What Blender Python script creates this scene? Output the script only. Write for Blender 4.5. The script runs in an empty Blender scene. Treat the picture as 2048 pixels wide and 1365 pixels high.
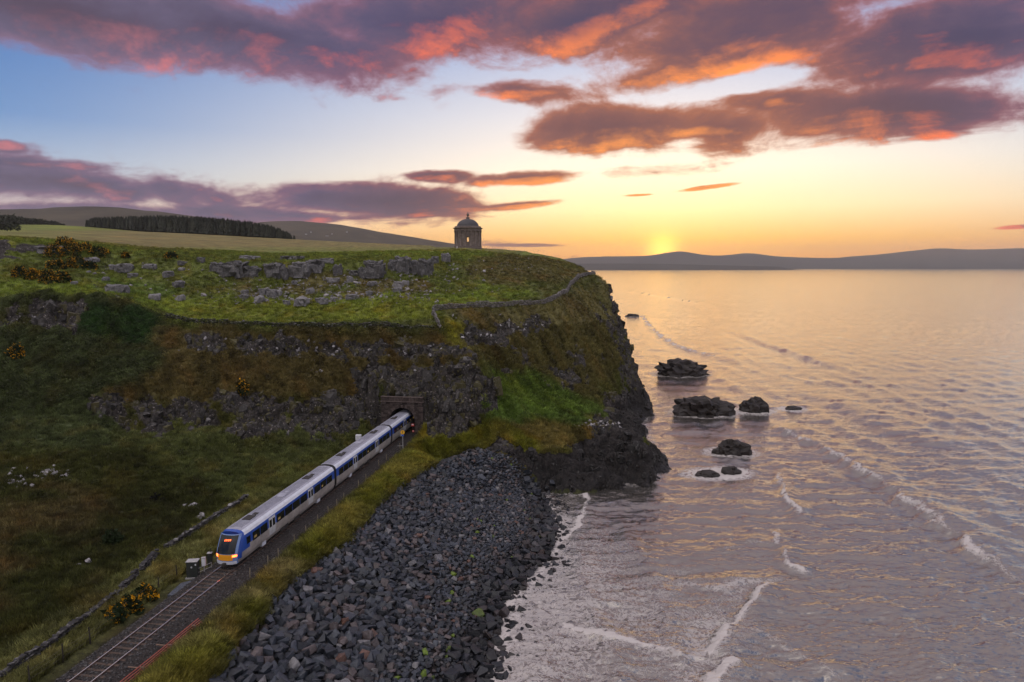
import bpy, bmesh, math, random
import numpy as np
from mathutils import Vector, Matrix
from mathutils import geometry as mgeo

random.seed(7)
RNG = np.random.default_rng(11)
scene = bpy.context.scene
C = scene.collection
R = math.radians

# ------------------------------------------------------------------ camera
H = 38.0                       # camera height above the sea
RAIL = 7.4                     # rail head height
PITCH = R(6.25)
FPX = 1365.3                   # focal length in pixels of the 2048 px frame (24 mm on 36 mm)
cam_d = bpy.data.cameras.new('camera'); cam_d.lens = 24.0; cam_d.sensor_width = 36.0
cam_d.clip_start = 0.5; cam_d.clip_end = 90000.0
cam = bpy.data.objects.new('camera', cam_d); C.objects.link(cam)
cam.location = (0, 0, H); cam.rotation_euler = (R(90) - PITCH, 0, 0)
scene.camera = cam

def ray(px, py):
    dx = (px - 1024.0) / FPX; dy = (682.5 - py) / FPX
    c, s = math.cos(PITCH), math.sin(PITCH)
    return (dx, c + dy * s, -s + dy * c)
def pz(px, py, z):              # point of the photograph's ray at height z
    d = ray(px, py); t = (z - H) / d[2]
    return (d[0] * t, d[1] * t, z)
def pY(px, py, Y):              # ... at forward distance Y
    d = ray(px, py); t = Y / d[1]
    return (d[0] * t, Y, H + d[2] * t)
def azel(px, py):
    d = ray(px, py)
    return math.atan2(d[0], d[1]), math.atan2(d[2], math.hypot(d[0], d[1]))

# ------------------------------------------------------------------ world, sun, exposure
SUN_AZ, SUN_EL = azel(1325, 506)
scene.view_settings.view_transform = 'Standard'; scene.view_settings.look = 'None'
scene.view_settings.exposure = 0.42; scene.view_settings.gamma = 1.0
scene.view_settings.use_curve_mapping = False

class NB:                       # small node-tree builder
    def __init__(s, nt): s.nt = nt; s.n = nt.nodes; s.l = nt.links
    def node(s, t, **k):
        n = s.n.new(t)
        for a, b in k.items(): setattr(n, a, b)
        return n
    def put(s, sock, v):
        if hasattr(v, 'is_output'): s.l.new(v, sock)
        elif v is not None: sock.default_value = v
    def m(s, op, a, b=None, c=None, clamp=False):
        n = s.node('ShaderNodeMath', operation=op, use_clamp=clamp)
        s.put(n.inputs[0], a)
        if b is not None: s.put(n.inputs[1], b)
        if c is not None: s.put(n.inputs[2], c)
        return n.outputs[0]
    def vm(s, op, a, b=None, sc=None):
        n = s.node('ShaderNodeVectorMath', operation=op)
        s.put(n.inputs[0], a)
        if b is not None: s.put(n.inputs[1], b)
        if sc is not None: s.put(n.inputs['Scale'], sc)
        return n.outputs['Value'] if op in ('DOT_PRODUCT', 'LENGTH', 'DISTANCE') else n.outputs[0]
    def sep(s, v):
        n = s.node('ShaderNodeSeparateXYZ'); s.put(n.inputs[0], v); return n.outputs
    def comb(s, x, y, z):
        n = s.node('ShaderNodeCombineXYZ')
        for i, v in enumerate((x, y, z)): s.put(n.inputs[i], v)
        return n.outputs[0]
    def ss(s, v, a, b, lo=0.0, hi=1.0, kind='SMOOTHSTEP'):
        n = s.node('ShaderNodeMapRange', interpolation_type=kind)
        for i, x in enumerate((v, a, b, lo, hi)): s.put(n.inputs[i], x)
        return n.outputs[0]
    def mix(s, f, a, b, blend='MIX'):
        n = s.node('ShaderNodeMix', data_type='RGBA', blend_type=blend)
        s.put(n.inputs[0], f); s.put(n.inputs[6], s.col(a)); s.put(n.inputs[7], s.col(b))
        return n.outputs[2]
    def mixf(s, f, a, b):
        n = s.node('ShaderNodeMix', data_type='FLOAT')
        s.put(n.inputs[0], f); s.put(n.inputs[2], a); s.put(n.inputs[3], b)
        return n.outputs[0]
    def col(s, c):
        if isinstance(c, (tuple, list)) and len(c) == 3: return (*c, 1.0)
        return c
    def noise(s, vec, scale, detail=4, rough=0.5, dist=0.0, lac=2.0, out='Fac', typ='FBM'):
        n = s.node('ShaderNodeTexNoise', noise_dimensions='3D')
        if hasattr(n, 'noise_type'): n.noise_type = typ
        s.put(n.inputs['Vector'], vec); s.put(n.inputs['Scale'], scale); s.put(n.inputs['Detail'], detail)
        s.put(n.inputs['Roughness'], rough); s.put(n.inputs['Distortion'], dist); s.put(n.inputs['Lacunarity'], lac)
        return n.outputs[out]
    def ramp(s, f, stops, interp='LINEAR'):
        n = s.node('ShaderNodeValToRGB'); r = n.color_ramp; r.interpolation = interp
        while len(r.elements) < len(stops): r.elements.new(0.5)
        for e, (p, c) in zip(r.elements, stops): e.position = p; e.color = (*c, 1.0)
        s.put(n.inputs[0], f); return n.outputs[0]
    def vor(s, vec, scale, feature='F1', out='Distance', rnd=1.0):
        n = s.node('ShaderNodeTexVoronoi', feature=feature)
        s.put(n.inputs['Vector'], vec); s.put(n.inputs['Scale'], scale); s.put(n.inputs['Randomness'], rnd)
        return n.outputs[out]

def lin(r, g, b):               # sRGB 0..255 -> linear
    f = lambda c: (c / 255 / 12.92) if c / 255 <= 0.04045 else ((c / 255 + 0.055) / 1.055) ** 2.4
    return (f(r), f(g), f(b))

SUN_DIR = Vector((math.sin(SUN_AZ) * math.cos(SUN_EL), math.cos(SUN_AZ) * math.cos(SUN_EL), math.sin(SUN_EL)))

def build_world():
    w = bpy.data.worlds.new('World'); scene.world = w; w.use_nodes = True
    nt = w.node_tree; nt.nodes.clear(); b = NB(nt)
    # cloud cover as a function of direction
    g = bpy.data.node_groups.new('cloud_cover', 'ShaderNodeTree')
    g.interface.new_socket('Dir', in_out='INPUT', socket_type='NodeSocketVector')
    g.interface.new_socket('Cover', in_out='OUTPUT', socket_type='NodeSocketFloat')
    q = NB(g); gi = q.node('NodeGroupInput'); go = q.node('NodeGroupOutput')
    d = gi.outputs[0]; x, y, z = q.sep(d)
    az = q.m('ARCTAN2', x, y); el = q.m('ARCSINE', z)
    zz = q.m('ADD', q.m('MAXIMUM', z, 0.0), 0.10)
    pl = q.comb(q.m('DIVIDE', x, zz), q.m('DIVIDE', y, zz), 0.0)
    pl = q.vm('MULTIPLY', pl, (1.0, 0.75, 1.0))
    rot = q.node('ShaderNodeVectorRotate', rotation_type='Z_AXIS'); q.put(rot.inputs['Vector'], pl); rot.inputs['Angle'].default_value = R(28)
    pl = q.vm('MULTIPLY', rot.outputs[0], (0.8, 1.25, 1.0))
    n1 = q.noise(pl, 1.0, 6, 0.58, 0.5)
    n2 = q.noise(q.vm('MULTIPLY', d, (1, 1, 1.9)), 10.0, 6, 0.68, 0.3)
    n = q.m('ADD', q.m('MULTIPLY', n1, 0.62), q.m('MULTIPLY', n2, 0.38))
    # where the cloud banks stand: (px, py, half width, half height, tilt in degrees, weight)
    banks = [
        (120, 20, 900, 130, -5, 1.0), (560, 85, 460, 125, -7, 1.15), (860, 40, 560, 150, 2, 1.0),
        (1190, 40, 400, 110, 14, 1.0), (1480, 70, 540, 140, 8, 1.0), (1330, 140, 300, 80, 8, 0.8), (1880, 80, 500, 170, 2, 1.0),
        (1240, 258, 320, 80, 0, 1.12), (1060, 185, 160, 50, -3, 0.75), (1440, 262, 200, 60, -4, 0.8),
        (1780, 225, 450, 92, -3, 1.1), (1560, 205, 200, 42, -6, 0.75),
        (170, 372, 620, 56, -2, 0.95), (760, 405, 440, 52, -2, 1.05), (420, 430, 760, 36, 0, 0.85),
        (60, 330, 360, 28, 0, 0.65), (0, 290, 70, 22, 0, 0.9),
        (885, 352, 90, 21, 0, 1.0), (1045, 360, 150, 24, 3, 1.0), (1030, 413, 170, 16, 4, 1.05), 
        (1410, 376, 110, 9.0, 6, 1.3), (1275, 391, 70, 7, 2, 1.2), (2030, 455, 90, 10, 2, 1.0), (1060, 491, 120, 6, 0, 0.8),
    ]
    holes = [(330, 255, 700, 95, -4, 1.0), (760, 295, 360, 80, 2, 0.8), (1600, 425, 1000, 110, 0, 1.2),
             (980, 240, 110, 70, 0, 0.9), (1480, 168, 170, 26, 6, 0.7), (700, 330, 200, 30, 0, 0.6)]
    base = q.comb(az, el, 0.0)
    def blob(px, py, rx, ry, tilt, wgt):
        a0, e0 = azel(px, py); a1, e1 = azel(px + rx * 0.5, py); a2, e2 = azel(px, py - ry * 0.5)
        mp = q.node('ShaderNodeMapping', vector_type='TEXTURE')
        q.put(mp.inputs['Vector'], base)
        mp.inputs['Location'].default_value = (a0, e0, 0)
        mp.inputs['Rotation'].default_value = (0, 0, R(tilt))
        mp.inputs['Scale'].default_value = (max(2 * abs(a1 - a0), 1e-4), max(2 * abs(e2 - e0), 1e-4), 1)
        gr = q.node('ShaderNodeTexGradient', gradient_type='SPHERICAL'); q.put(gr.inputs[0], mp.outputs[0])
        return q.m('MULTIPLY', gr.outputs['Fac'], wgt)
    pos = None
    for bb in banks:
        v = blob(*bb); pos = v if pos is None else q.m('SMOOTH_MAX', pos, v, 0.18)
    neg = None
    for bb in holes:
        v = blob(*bb); neg = v if neg is None else q.m('MAXIMUM', neg, v)
    tot = q.m('ADD', pos, q.m('MULTIPLY', q.m('SUBTRACT', n, 0.5), 2.5))
    tot = q.m('SUBTRACT', tot, q.m('MULTIPLY', neg, 0.5))
    q.put(go.inputs[0], tot)

    tc = b.node('ShaderNodeTexCoord'); d = b.vm('NORMALIZE', tc.outputs['Generated'])
    dx, dy, dz = b.sep(d)
    sky = b.node('ShaderNodeTexSky', sky_type='NISHITA', sun_disc=False)
    sky.sun_elevation = SUN_EL; sky.sun_rotation = SUN_AZ
    sky.altitude = 0; sky.air_density = 1.0; sky.dust_density = 2.2; sky.ozone_density = 1.6
    def cover(v):
        gn = b.node('ShaderNodeGroup'); gn.node_tree = g; b.put(gn.inputs[0], v); return gn.outputs[0]
    c0 = cover(d)
    toward = b.vm('SUBTRACT', tuple(SUN_DIR), d)
    c1 = cover(b.vm('NORMALIZE', b.vm('ADD', d, b.vm('SCALE', toward, sc=0.075))))
    alpha = b.ss(c0, 0.16, 0.50)
    sd = b.vm('DOT_PRODUCT', d, tuple(SUN_DIR))
    ang = b.m('ARCCOSINE', b.m('MINIMUM', sd, 0.99999))                      # radians from the sun
    return w, b, sky, d, dz, c0, c1, alpha, ang
def finish_world():
    w, b, sky, d, dz, c0, c1, alpha, ang = build_world()
    el = b.m('ARCSINE', dz)
    # clear sky: Nishita under the thin evening veil
    warm_side = b.m('SUBTRACT', 1.0, b.ss(ang, 0.08, 0.95))
    e01 = b.ss(el, 0.0, 0.42, kind='LINEAR')
    low = b.ramp(e01, [(0.0, lin(240, 158, 60)), (0.09, lin(246, 190, 92)), (0.19, lin(248, 224, 172)), (0.32, lin(238, 228, 208)), (0.50, lin(206, 208, 212)), (0.72, lin(158, 174, 204)), (1.0, lin(108, 130, 178))])
    far = b.ramp(e01, [(0.0, lin(202, 132, 112)), (0.14, lin(198, 172, 166)), (0.27, lin(160, 178, 200)), (0.42, lin(98, 138, 188)), (0.62, lin(74, 118, 176)), (1.0, lin(70, 104, 164))])
    veil = b.mix(warm_side, far, b.mix(1.0, low, (1.22, 1.16, 1.14), 'MULTIPLY'))
    nis = b.mix(1.0, sky.outputs[0], (0.10, 0.10, 0.10), 'MULTIPLY')
    clear = b.mix(0.90, nis, veil)
    glow = b.m('POWER', 2.718, b.m('MULTIPLY', b.m('MULTIPLY', ang, ang), -2400.0))
    glow2 = b.m('POWER', 2.718, b.m('MULTIPLY', ang, -8.0))
    clear = b.mix(1.0, clear, b.mix(glow, (0, 0, 0), (1.5, 0.78, 0.10)), 'ADD')
    clear = b.mix(1.0, clear, b.mix(glow2, (0, 0, 0), (0.34, 0.18, 0.0)), 'ADD')
    # clouds: dim violet bodies, lit from below on the side of the sun
    thick = b.ss(c0, 0.30, 1.15)
    edge = b.m('SUBTRACT', 1.0, b.ss(c0, 0.45, 1.25))
    lit = b.ss(b.m('SUBTRACT', c0, c1), 0.10, 0.60)
    lit = b.m('MULTIPLY', lit, b.m('ADD', 0.35, b.m('MULTIPLY', edge, 0.65)))
    lit = b.m('MAXIMUM', lit, b.m('MULTIPLY', b.m('SUBTRACT', 1.0, b.ss(c0, 0.15, 0.70)), 0.32))
    a1 = b.ss(ang, 0.12, 0.85); hi = b.ss(el, 0.17, 0.34)
    hot = b.ramp(a1, [(0.0, lin(248, 152, 72)), (0.26, lin(238, 116, 72)), (0.55, lin(216, 100, 88)), (1.0, lin(188, 114, 120))])
    dark = b.ramp(a1, [(0.0, lin(146, 92, 74)), (0.22, lin(104, 76, 86)), (0.55, lin(90, 80, 106)), (1.0, lin(96, 90, 116))])
    deep = b.ramp(a1, [(0.0, lin(110, 74, 72)), (0.3, lin(74, 62, 78)), (0.6, lin(64, 60, 86)), (1.0, lin(74, 64, 82))])
    slate = b.ramp(a1, [(0.0, lin(74, 64, 84)), (0.5, lin(60, 60, 92)), (1.0, lin(74, 62, 80))])
    ccol = b.mix(lit, b.mix(thick, dark, b.mix(hi, deep, slate)), hot)
    # unseen broken cloud outside the view, brightened to light the land
    dx, dy, _ = b.sep(d)
    zz = b.m('ADD', b.m('MAXIMUM', dz, 0.0), 0.10)
    pl = b.comb(b.m('DIVIDE', dx, zz), b.m('DIVIDE', dy, zz), 4.0)
    gn = b.noise(pl, 1.1, 4, 0.55, 0.3)
    galpha = b.ss(gn, 0.32, 0.55)
    away_boost = b.ss(ang, 0.75, 1.9)                                             # unseen clouds away from the sun, raised to lift the ambient light
    gcol = b.mix(away_boost, b.mix(b.ss(gn, 0.5, 0.7), lin(194, 176, 178), lin(130, 124, 142)), b.mix(b.ss(gn, 0.5, 0.75), (1.45, 1.34, 1.32), (1.10, 1.04, 1.08)))
    low_dim = b.ss(el, 0.10, 1.0, 0.22, 1.0)                                       # unseen cloud opposite the sunset dimmed low down, to darken the cliff faces
    gcol = b.mix(away_boost, gcol, b.mix(1.0, gcol, b.comb(low_dim, low_dim, low_dim), 'MULTIPLY'))
    away = b.m('MAXIMUM', b.ss(b.m('ABSOLUTE', b.m('ARCTAN2', dx, dy)), 0.74, 1.0), b.ss(el, 0.39, 0.52))
    def bgnode(c):
        n = b.node('ShaderNodeBackground'); b.put(n.inputs[0], b.col(c)); n.inputs[1].default_value = 1.0; return n.outputs[0]
    def mixs(f, p, q):
        n = b.node('ShaderNodeMixShader'); b.put(n.inputs[0], f); b.l.new(p, n.inputs[1]); b.l.new(q, n.inputs[2]); return n.outputs[0]
    cl = bgnode(clear)
    framed = mixs(alpha, cl, bgnode(ccol))
    rest = mixs(galpha, cl, bgnode(gcol))
    out = mixs(b.ss(dz, -0.03, -0.002), bgnode((0.10, 0.085, 0.085)), mixs(away, framed, rest))
    o = b.node('ShaderNodeOutputWorld'); b.l.new(out, o.inputs[0])
    w.cycles.sampling_method = 'MANUAL'; w.cycles.sample_map_resolution = 512
finish_world()
scene.cycles.max_bounces = 4; scene.cycles.diffuse_bounces = 2; scene.cycles.glossy_bounces = 2; scene.cycles.transmission_bounces = 2; scene.cycles.transparent_max_bounces = 6
scene.cycles.adaptive_threshold = 0.02; scene.cycles.volume_bounces = 0
HAZE = True
sun_d = bpy.data.lights.new('sun', 'SUN'); sun_d.energy = 0.5; sun_d.angle = R(0.5); sun_d.color = (1.0, 0.56, 0.26)
sun = bpy.data.objects.new('sun', sun_d); C.objects.link(sun)
_sl = Vector((SUN_DIR.x, SUN_DIR.y, math.tan(R(0.9)))).normalized()
sun.rotation_euler = _sl.to_track_quat('Z', 'Y').to_euler(); sun.location = (60, 150, 120)

# ------------------------------------------------------------------ numpy noise
_PERM = np.random.default_rng(5).permutation(4096).astype(np.int32)
_G = np.random.default_rng(6).normal(size=(4096, 3)); _G /= np.linalg.norm(_G, axis=1)[:, None]
_G2 = np.random.default_rng(8).uniform(0, 2 * math.pi, 4096); _GC = np.cos(_G2).astype(np.float32); _GS = np.sin(_G2).astype(np.float32)
def _hash(ix, iy, iz):
    h = _PERM[(ix & 4095)]; h = _PERM[(h + iy) & 4095]; return _PERM[(h + iz) & 4095]
def perlin2(x, y):
    ix = np.floor(x).astype(np.int32); iy = np.floor(y).astype(np.int32)
    fx = (x - ix).astype(np.float32); fy = (y - iy).astype(np.float32)
    u = fx * fx * fx * (fx * (fx * 6 - 15) + 10); v = fy * fy * fy * (fy * (fy * 6 - 15) + 10)
    h0 = _PERM[ix & 4095]; h1 = _PERM[(ix + 1) & 4095]
    def g(h, dx, dy):
        k = _PERM[(h + iy + dy) & 4095]; return _GC[k] * (fx - dx) + _GS[k] * (fy - dy)
    a = g(h0, 0, 0); b_ = g(h1, 1, 0); c = g(h0, 0, 1); d = g(h1, 1, 1)
    a = a + u * (b_ - a); c = c + u * (d - c)
    return (a + v * (c - a)) * 1.45
def fbm(p, octv=4, gain=0.5, lac=2.03):     # plan noise; the third coordinate shears the pattern so that steep faces get relief too
    p = np.asarray(p, float); x = p[:, 0] + 0.61 * p[:, 2]; y = p[:, 1] - 0.83 * p[:, 2]
    a = 1.0; s = 0; t = 0
    for k in range(octv):
        s = s + a * perlin2(x + 17.3 * k, y - 9.1 * k); t += a; a *= gain; x = x * lac; y = y * lac
    return (s / t).astype(float)
def cells(p):                   # Worley: distance to the nearest and second point, id of the nearest
    i = np.floor(p).astype(np.int64); n = len(p)
    d1 = np.full(n, 9.0); d2 = np.full(n, 9.0); idn = np.zeros(n, np.int64)
    for dx in (-1, 0, 1):
        for dy in (-1, 0, 1):
            for dz in (-1, 0, 1):
                c = i + np.array([dx, dy, dz]); h = _hash(c[:, 0], c[:, 1], c[:, 2])
                off = (_G[h] * 0.5 + 0.5)
                d = np.linalg.norm(c + off - p, axis=1)
                near = d < d1
                d2 = np.where(near, d1, np.minimum(d2, d)); idn = np.where(near, h, idn); d1 = np.where(near, d, d1)
    return d1, d2, idn
def sstep(a, b, x):
    t = np.clip((x - a) / (b - a), 0, 1); return t * t * (3 - 2 * t)
def in_poly(poly, X, Y):
    ins = np.zeros(X.shape, bool); n = len(poly)
    for k in range(n):
        x0, y0 = poly[k][:2]; x1, y1 = poly[(k + 1) % n][:2]
        if y0 == y1: continue
        c = ((y0 > Y) != (y1 > Y)) & (X < (x1 - x0) * (Y - y0) / (y1 - y0) + x0)
        ins ^= c
    return ins
def line_dist(line, X, Y):      # distance to a polyline in plan, and the side (left positive), and arc length
    best = np.full(X.shape, 1e9); side = np.zeros(X.shape); arc = np.zeros(X.shape); s0 = 0.0
    for k in range(len(line) - 1):
        x0, y0 = line[k][:2]; x1, y1 = line[k + 1][:2]
        ex, ey = x1 - x0, y1 - y0; L = math.hypot(ex, ey)
        t = np.clip(((X - x0) * ex + (Y - y0) * ey) / (L * L), 0, 1)
        d = np.hypot(X - x0 - t * ex, Y - y0 - t * ey)
        m = d < best
        best = np.where(m, d, best); side = np.where(m, ex * (Y - y0) - ey * (X - x0), side); arc = np.where(m, s0 + t * L, arc)
        s0 += L
    return best, side, arc

def smooth_line(pts, step):     # Catmull-Rom through points (any dimension), resampled
    P = [np.array(p, float) for p in pts]; P = [2 * P[0] - P[1]] + P + [2 * P[-1] - P[-2]]
    out = []
    for k in range(1, len(P) - 2):
        n = max(2, int(np.linalg.norm(P[k + 1] - P[k]) / step))
        for t in np.linspace(0, 1, n, endpoint=False):
            a, b_, c, d = P[k - 1], P[k], P[k + 1], P[k + 2]
            out.append(0.5 * ((2 * b_) + (-a + c) * t + (2 * a - 5 * b_ + 4 * c - d) * t * t + (-a + 3 * b_ - 3 * c + d) * t ** 3))
    out.append(P[-2]); return np.array(out)

# ------------------------------------------------------------------ the lie of the land
# railway centre line (plan), seen in the photograph and carried on into the tunnel
TRACK_PX = [(161, 1365), (262, 1284), (352, 1213), (450, 1137), (560, 1054), (657, 980), (722, 928), (772, 889), (803, 864)]
_tr = [pz(x, y, RAIL)[:2] for x, y in TRACK_PX]
_a = np.array(_tr)
# a clean gentle curve: quadratic fit of X over Y
_k = np.polyfit(_a[:, 1], _a[:, 0], 2)
TRX = lambda y: np.polyval(_k, y)
PORTAL_Y = float(_a[-1, 1]) + 0.3
TRACK = [(float(TRX(y)), float(y)) for y in np.arange(30, 170, 2.0)]
PORTAL_X = float(TRX(PORTAL_Y)); PORTAL_A = math.atan(float(np.polyval(np.polyder(_k), PORTAL_Y)))
#print('track fit', _k, 'portal', PORTAL_X, PORTAL_Y, math.degrees(PORTAL_A), 'resid', np.abs(np.polyval(_k, _a[:, 1]) - _a[:, 0]).max())

SHORE_PX = [(925, 1480), (968, 1365), (985, 1320), (1000, 1260), (1012, 1200), (1050, 1160), (1085, 1125), (1112, 1085), (1110, 1040), (1092, 1005), (1075, 980)]
SHORE = [pz(x, y, 0) for x, y in SHORE_PX]
BLUFF_PX = [(1110, 976), (1180, 975), (1204, 958), (1222, 970), (1272, 970), (1322, 952), (1312, 910), (1298, 885), (1296, 858), (1290, 838)]
BLUFF = [pz(x, y, 0) for x, y in BLUFF_PX]
GRASS_EDGE_PX = [(330, 1480), (425, 1365), (500, 1262), (560, 1190), (612, 1145), (690, 1092), (742, 1030), (790, 985), (830, 952), (866, 936)]
GRASS_EDGE = [pz(x, y, 6.0) for x, y in GRASS_EDGE_PX]

lines = []; pts3 = []
def L(points): lines.append([tuple(map(float, p)) for p in points])
# sea floor and shore
L([(p[0] + 10, p[1] - 4, -3.5) for p in SHORE[:-1]])
L([(p[0] + 0.0, p[1], 0.05) for p in SHORE])
L([(p[0], p[1], -0.3) for p in BLUFF] + [pY(1268, 800, 172), pY(1288, 782, 196), pY(1284, 770, 203)])
L([(p[0] + (0.5 if k < 5 else 5), p[1] - (6 if k < 5 else 0), -3.5) for k, p in enumerate(BLUFF)] + [(44, 205, -3.5), (44, 240, -3.5), (38, 330, -3.5)])
# black rock bluff top
L([pz(880, 926, 4.6), pY(940, 908, 113.5), pY(1010, 905, 114.5), pY(1080, 908, 115.5), pY(1140, 905, 116.5), pY(1200, 900, 117.5), pY(1216, 880, 119), pY(1262, 882, 119), pY(1300, 893, 121), pY(1290, 872, 129), pY(1272, 845, 146), pY(1262, 832, 160)])
L([pY(1060, 962, 112.4), pY(1120, 940, 112.8), pY(1190, 935, 113.6), pY(1206, 930, 116.5), pY(1222, 935, 114.2), pY(1290, 925, 117.0)])
# rock armour top / grass edge
L(GRASS_EDGE)
# foot of big stones -> shingle
L([tuple(0.52 * np.array(a) + 0.48 * np.array(b_) - np.array([0, 0, .15])) for a, b_ in zip(GRASS_EDGE[:-1], [SHORE[0], SHORE[1], SHORE[2], SHORE[3], SHORE[4], SHORE[5], SHORE[7], SHORE[8], SHORE[9]])])
# railway formation
def off_line(d, z, y0, y1, step=6.0):
    return [(float(TRX(y)) + d, float(y), z) for y in np.arange(y0, y1, step)]
L(off_line(-2.6, RAIL - 0.42, 30, 122)); L(off_line(3.2, RAIL - 0.42, 30, 122))
L(off_line(-4.2, RAIL - 0.5, 30, 116)); L(off_line(4.6, RAIL - 0.55, 30, 118)); L(off_line(5.6, RAIL - 0.15, 30, 112))
# left field: beside the wall, middle, foot of the slope
L([pz(-420, 1480, 6.6), pz(-20, 1352, 7.0), pz(150, 1250, 7.2), pz(330, 1120, 7.4), pz(495, 1008, 7.5), pz(600, 940, 7.4), pz(690, 888, 7.6)])
L([pz(-700, 1150, 8.6), pz(0, 1100, 8.4), pz(200, 1010, 8.8), pz(350, 950, 9.2), pz(500, 905, 9.6), pz(620, 890, 8.6)])
L([pz(-700, 960, 11.0), pz(0, 925, 11.0), pz(200, 900, 11.6), pz(350, 885, 11.6), pz(500, 868, 11.6), pz(640, 862, 10.4)])
# craggy band on the left slope: foot and top, then the brown slope and upper band
L([pY(-500, 850, 108), pY(0, 830, 109), pY(190, 830, 110), pY(260, 862, 110), pY(400, 850, 113), pY(540, 845, 117), pY(640, 868, 116.5), pY(730, 852, 119.5)])
L([pY(-500, 770, 116), pY(0, 770, 115), pY(200, 795, 114), pY(400, 790, 117), pY(540, 790, 120), pY(660, 795, 122), pY(745, 795, 123.0)])
L([pY(-500, 700, 124), pY(0, 700, 123), pY(200, 720, 122), pY(380, 712, 124), pY(500, 735, 126), pY(640, 742, 128), pY(745, 738, 127)])
L([pY(-500, 640, 129), pY(0, 655, 128), pY(110, 655, 129), pY(250, 690, 128), pY(380, 690, 129), pY(500, 692, 131), pY(640, 712, 132), pY(745, 712, 131)])
L([pY(380, 668, 132), pY(500, 668, 133), pY(640, 672, 134), pY(760, 678, 134.5), pY(860, 690, 134)])
# crest of the terrace
CREST_PX = [(-500, 600, 138), (0, 597, 138), (60, 588, 138.5), (130, 584, 139), (200, 592, 139), (255, 612, 138), (330, 640, 137), (400, 651, 136), (520, 655, 136), (650, 656, 136), (770, 657, 136.5), (868, 660, 137)]
L([pY(*c) for c in CREST_PX])
TERR_PX = [(-500, 585, 146), (0, 580, 148), (140, 576, 150), (260, 592, 150), (340, 625, 147), (430, 634, 146), (600, 634, 146.5), (760, 634, 147), (866, 632, 148)]
L([pY(*c) for c in TERR_PX])
# tunnel front
c0_, s0_ = math.cos(PORTAL_A), math.sin(PORTAL_A)
def port(u, v, z): return (PORTAL_X + u * c0_ + v * s0_, PORTAL_Y - u * s0_ * 0 + v * c0_, z)
L([port(-9, -0.6, 8.6), port(-4.0, 0.6, 7.2), port(-3.2, 0.8, 6.95), port(3.2, 0.8, 6.95), port(4.2, 0.3, 7.3), port(6.5, -0.4, 7.6), pY(880, 872, 117), pY(935, 858, 119), pY(985, 828, 123)])
L([port(-9, 1.2, 13.0), port(-4.0, 1.9, 13.6), port(0, 2.0, 14.2), port(4.2, 1.6, 13.6), port(8, 0.8, 13.5)])
L([pY(775, 782, 125.5), pY(840, 780, 124.5), pY(905, 790, 122.0), pY(975, 790, 123.0)])
L([pY(790, 745, 127.5), pY(850, 742, 126.5), pY(930, 742, 124.5), pY(972, 742, 126.0)])
L([pY(800, 712, 131), pY(880, 712, 130), pY(930, 708, 130), pY(960, 712, 131)])
# right of the buttress: gully, green slope, bluff-top apron
L([pY(885, 905, 114.5), pY(960, 872, 119.5), pY(1060, 862, 123), pY(1130, 850, 128), pY(1190, 838, 135)])
L([pY(905, 880, 117), pY(1000, 838, 125.5), pY(1100, 828, 131), pY(1165, 826, 137)])
L([pY(1000, 790, 131), pY(1080, 790, 137), pY(1150, 800, 143), pY(1205, 812, 148)])
L([pY(985, 752, 136), pY(1030, 745, 139), pY(1090, 742, 147), pY(1150, 760, 150), pY(1215, 785, 155)])
L([pY(945, 690, 139), pY(1000, 690, 144), pY(1060, 690, 151), pY(1120, 700, 156), pY(1180, 700, 163), pY(1232, 730, 168)])
L([pY(900, 655, 142), pY(960, 655, 147), pY(1040, 650, 154), pY(1110, 640, 161), pY(1170, 620, 176), pY(1222, 650, 186)])
WALL2_PX = [(880, 664, 138.0), (872, 640, 143.5), (867, 622, 148.5), (900, 617, 150), (960, 614, 154), (1020, 611, 158), (1075, 608, 162), (1105, 598, 166), (1125, 585, 174), (1142, 568, 188), (1160, 556, 202), (1190, 549, 214)]
L([pY(*c) for c in WALL2_PX])
# headland silhouette down to the sea
L([pY(1190, 549, 214), pY(1213, 562, 209), pY(1222, 600, 203), pY(1232, 650, 198), pY(1250, 705, 197), pY(1268, 745, 199), pY(1284, 770, 203)])
L([pY(1205, 580, 203), pY(1216, 640, 190), pY(1240, 720, 178), pY(1250, 780, 172), pY(1255, 815, 166)])
# boulder slope and upper rim
L([pY(-500, 545, 158), pY(0, 548, 160), pY(150, 545, 160), pY(300, 590, 158), pY(430, 605, 156), pY(600, 605, 158), pY(760, 600, 160), pY(870, 590, 164), pY(1000, 580, 172), pY(1090, 565, 182), pY(1140, 553, 196)])
L([pY(-500, 515, 170), pY(0, 515, 172), pY(200, 540, 172), pY(430, 562, 172), pY(600, 562, 174), pY(760, 558, 176), pY(880, 550, 184), pY(1000, 540, 194), pY(1090, 532, 206)])
L([pY(-500, 485, 178), pY(0, 484, 180), pY(100, 488, 181), pY(200, 505, 180), pY(300, 515, 180), pY(430, 528, 178), pY(600, 528, 180), pY(760, 526, 182), pY(860, 522, 192), pY(930, 515, 208), pY(1000, 512, 222), pY(1060, 514, 232), pY(1120, 522, 232), pY(1160, 535, 224)])
L([pY(-500, 476, 190), pY(0, 478, 192), pY(100, 481, 194), pY(300, 503, 196), pY(430, 512, 196), pY(600, 514, 200), pY(760, 512, 206), pY(880, 502, 224), pY(935, 496, 246), pY(1000, 499, 250), pY(1060, 503, 250), pY(1120, 515, 244), pY(1170, 537, 230)])
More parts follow.
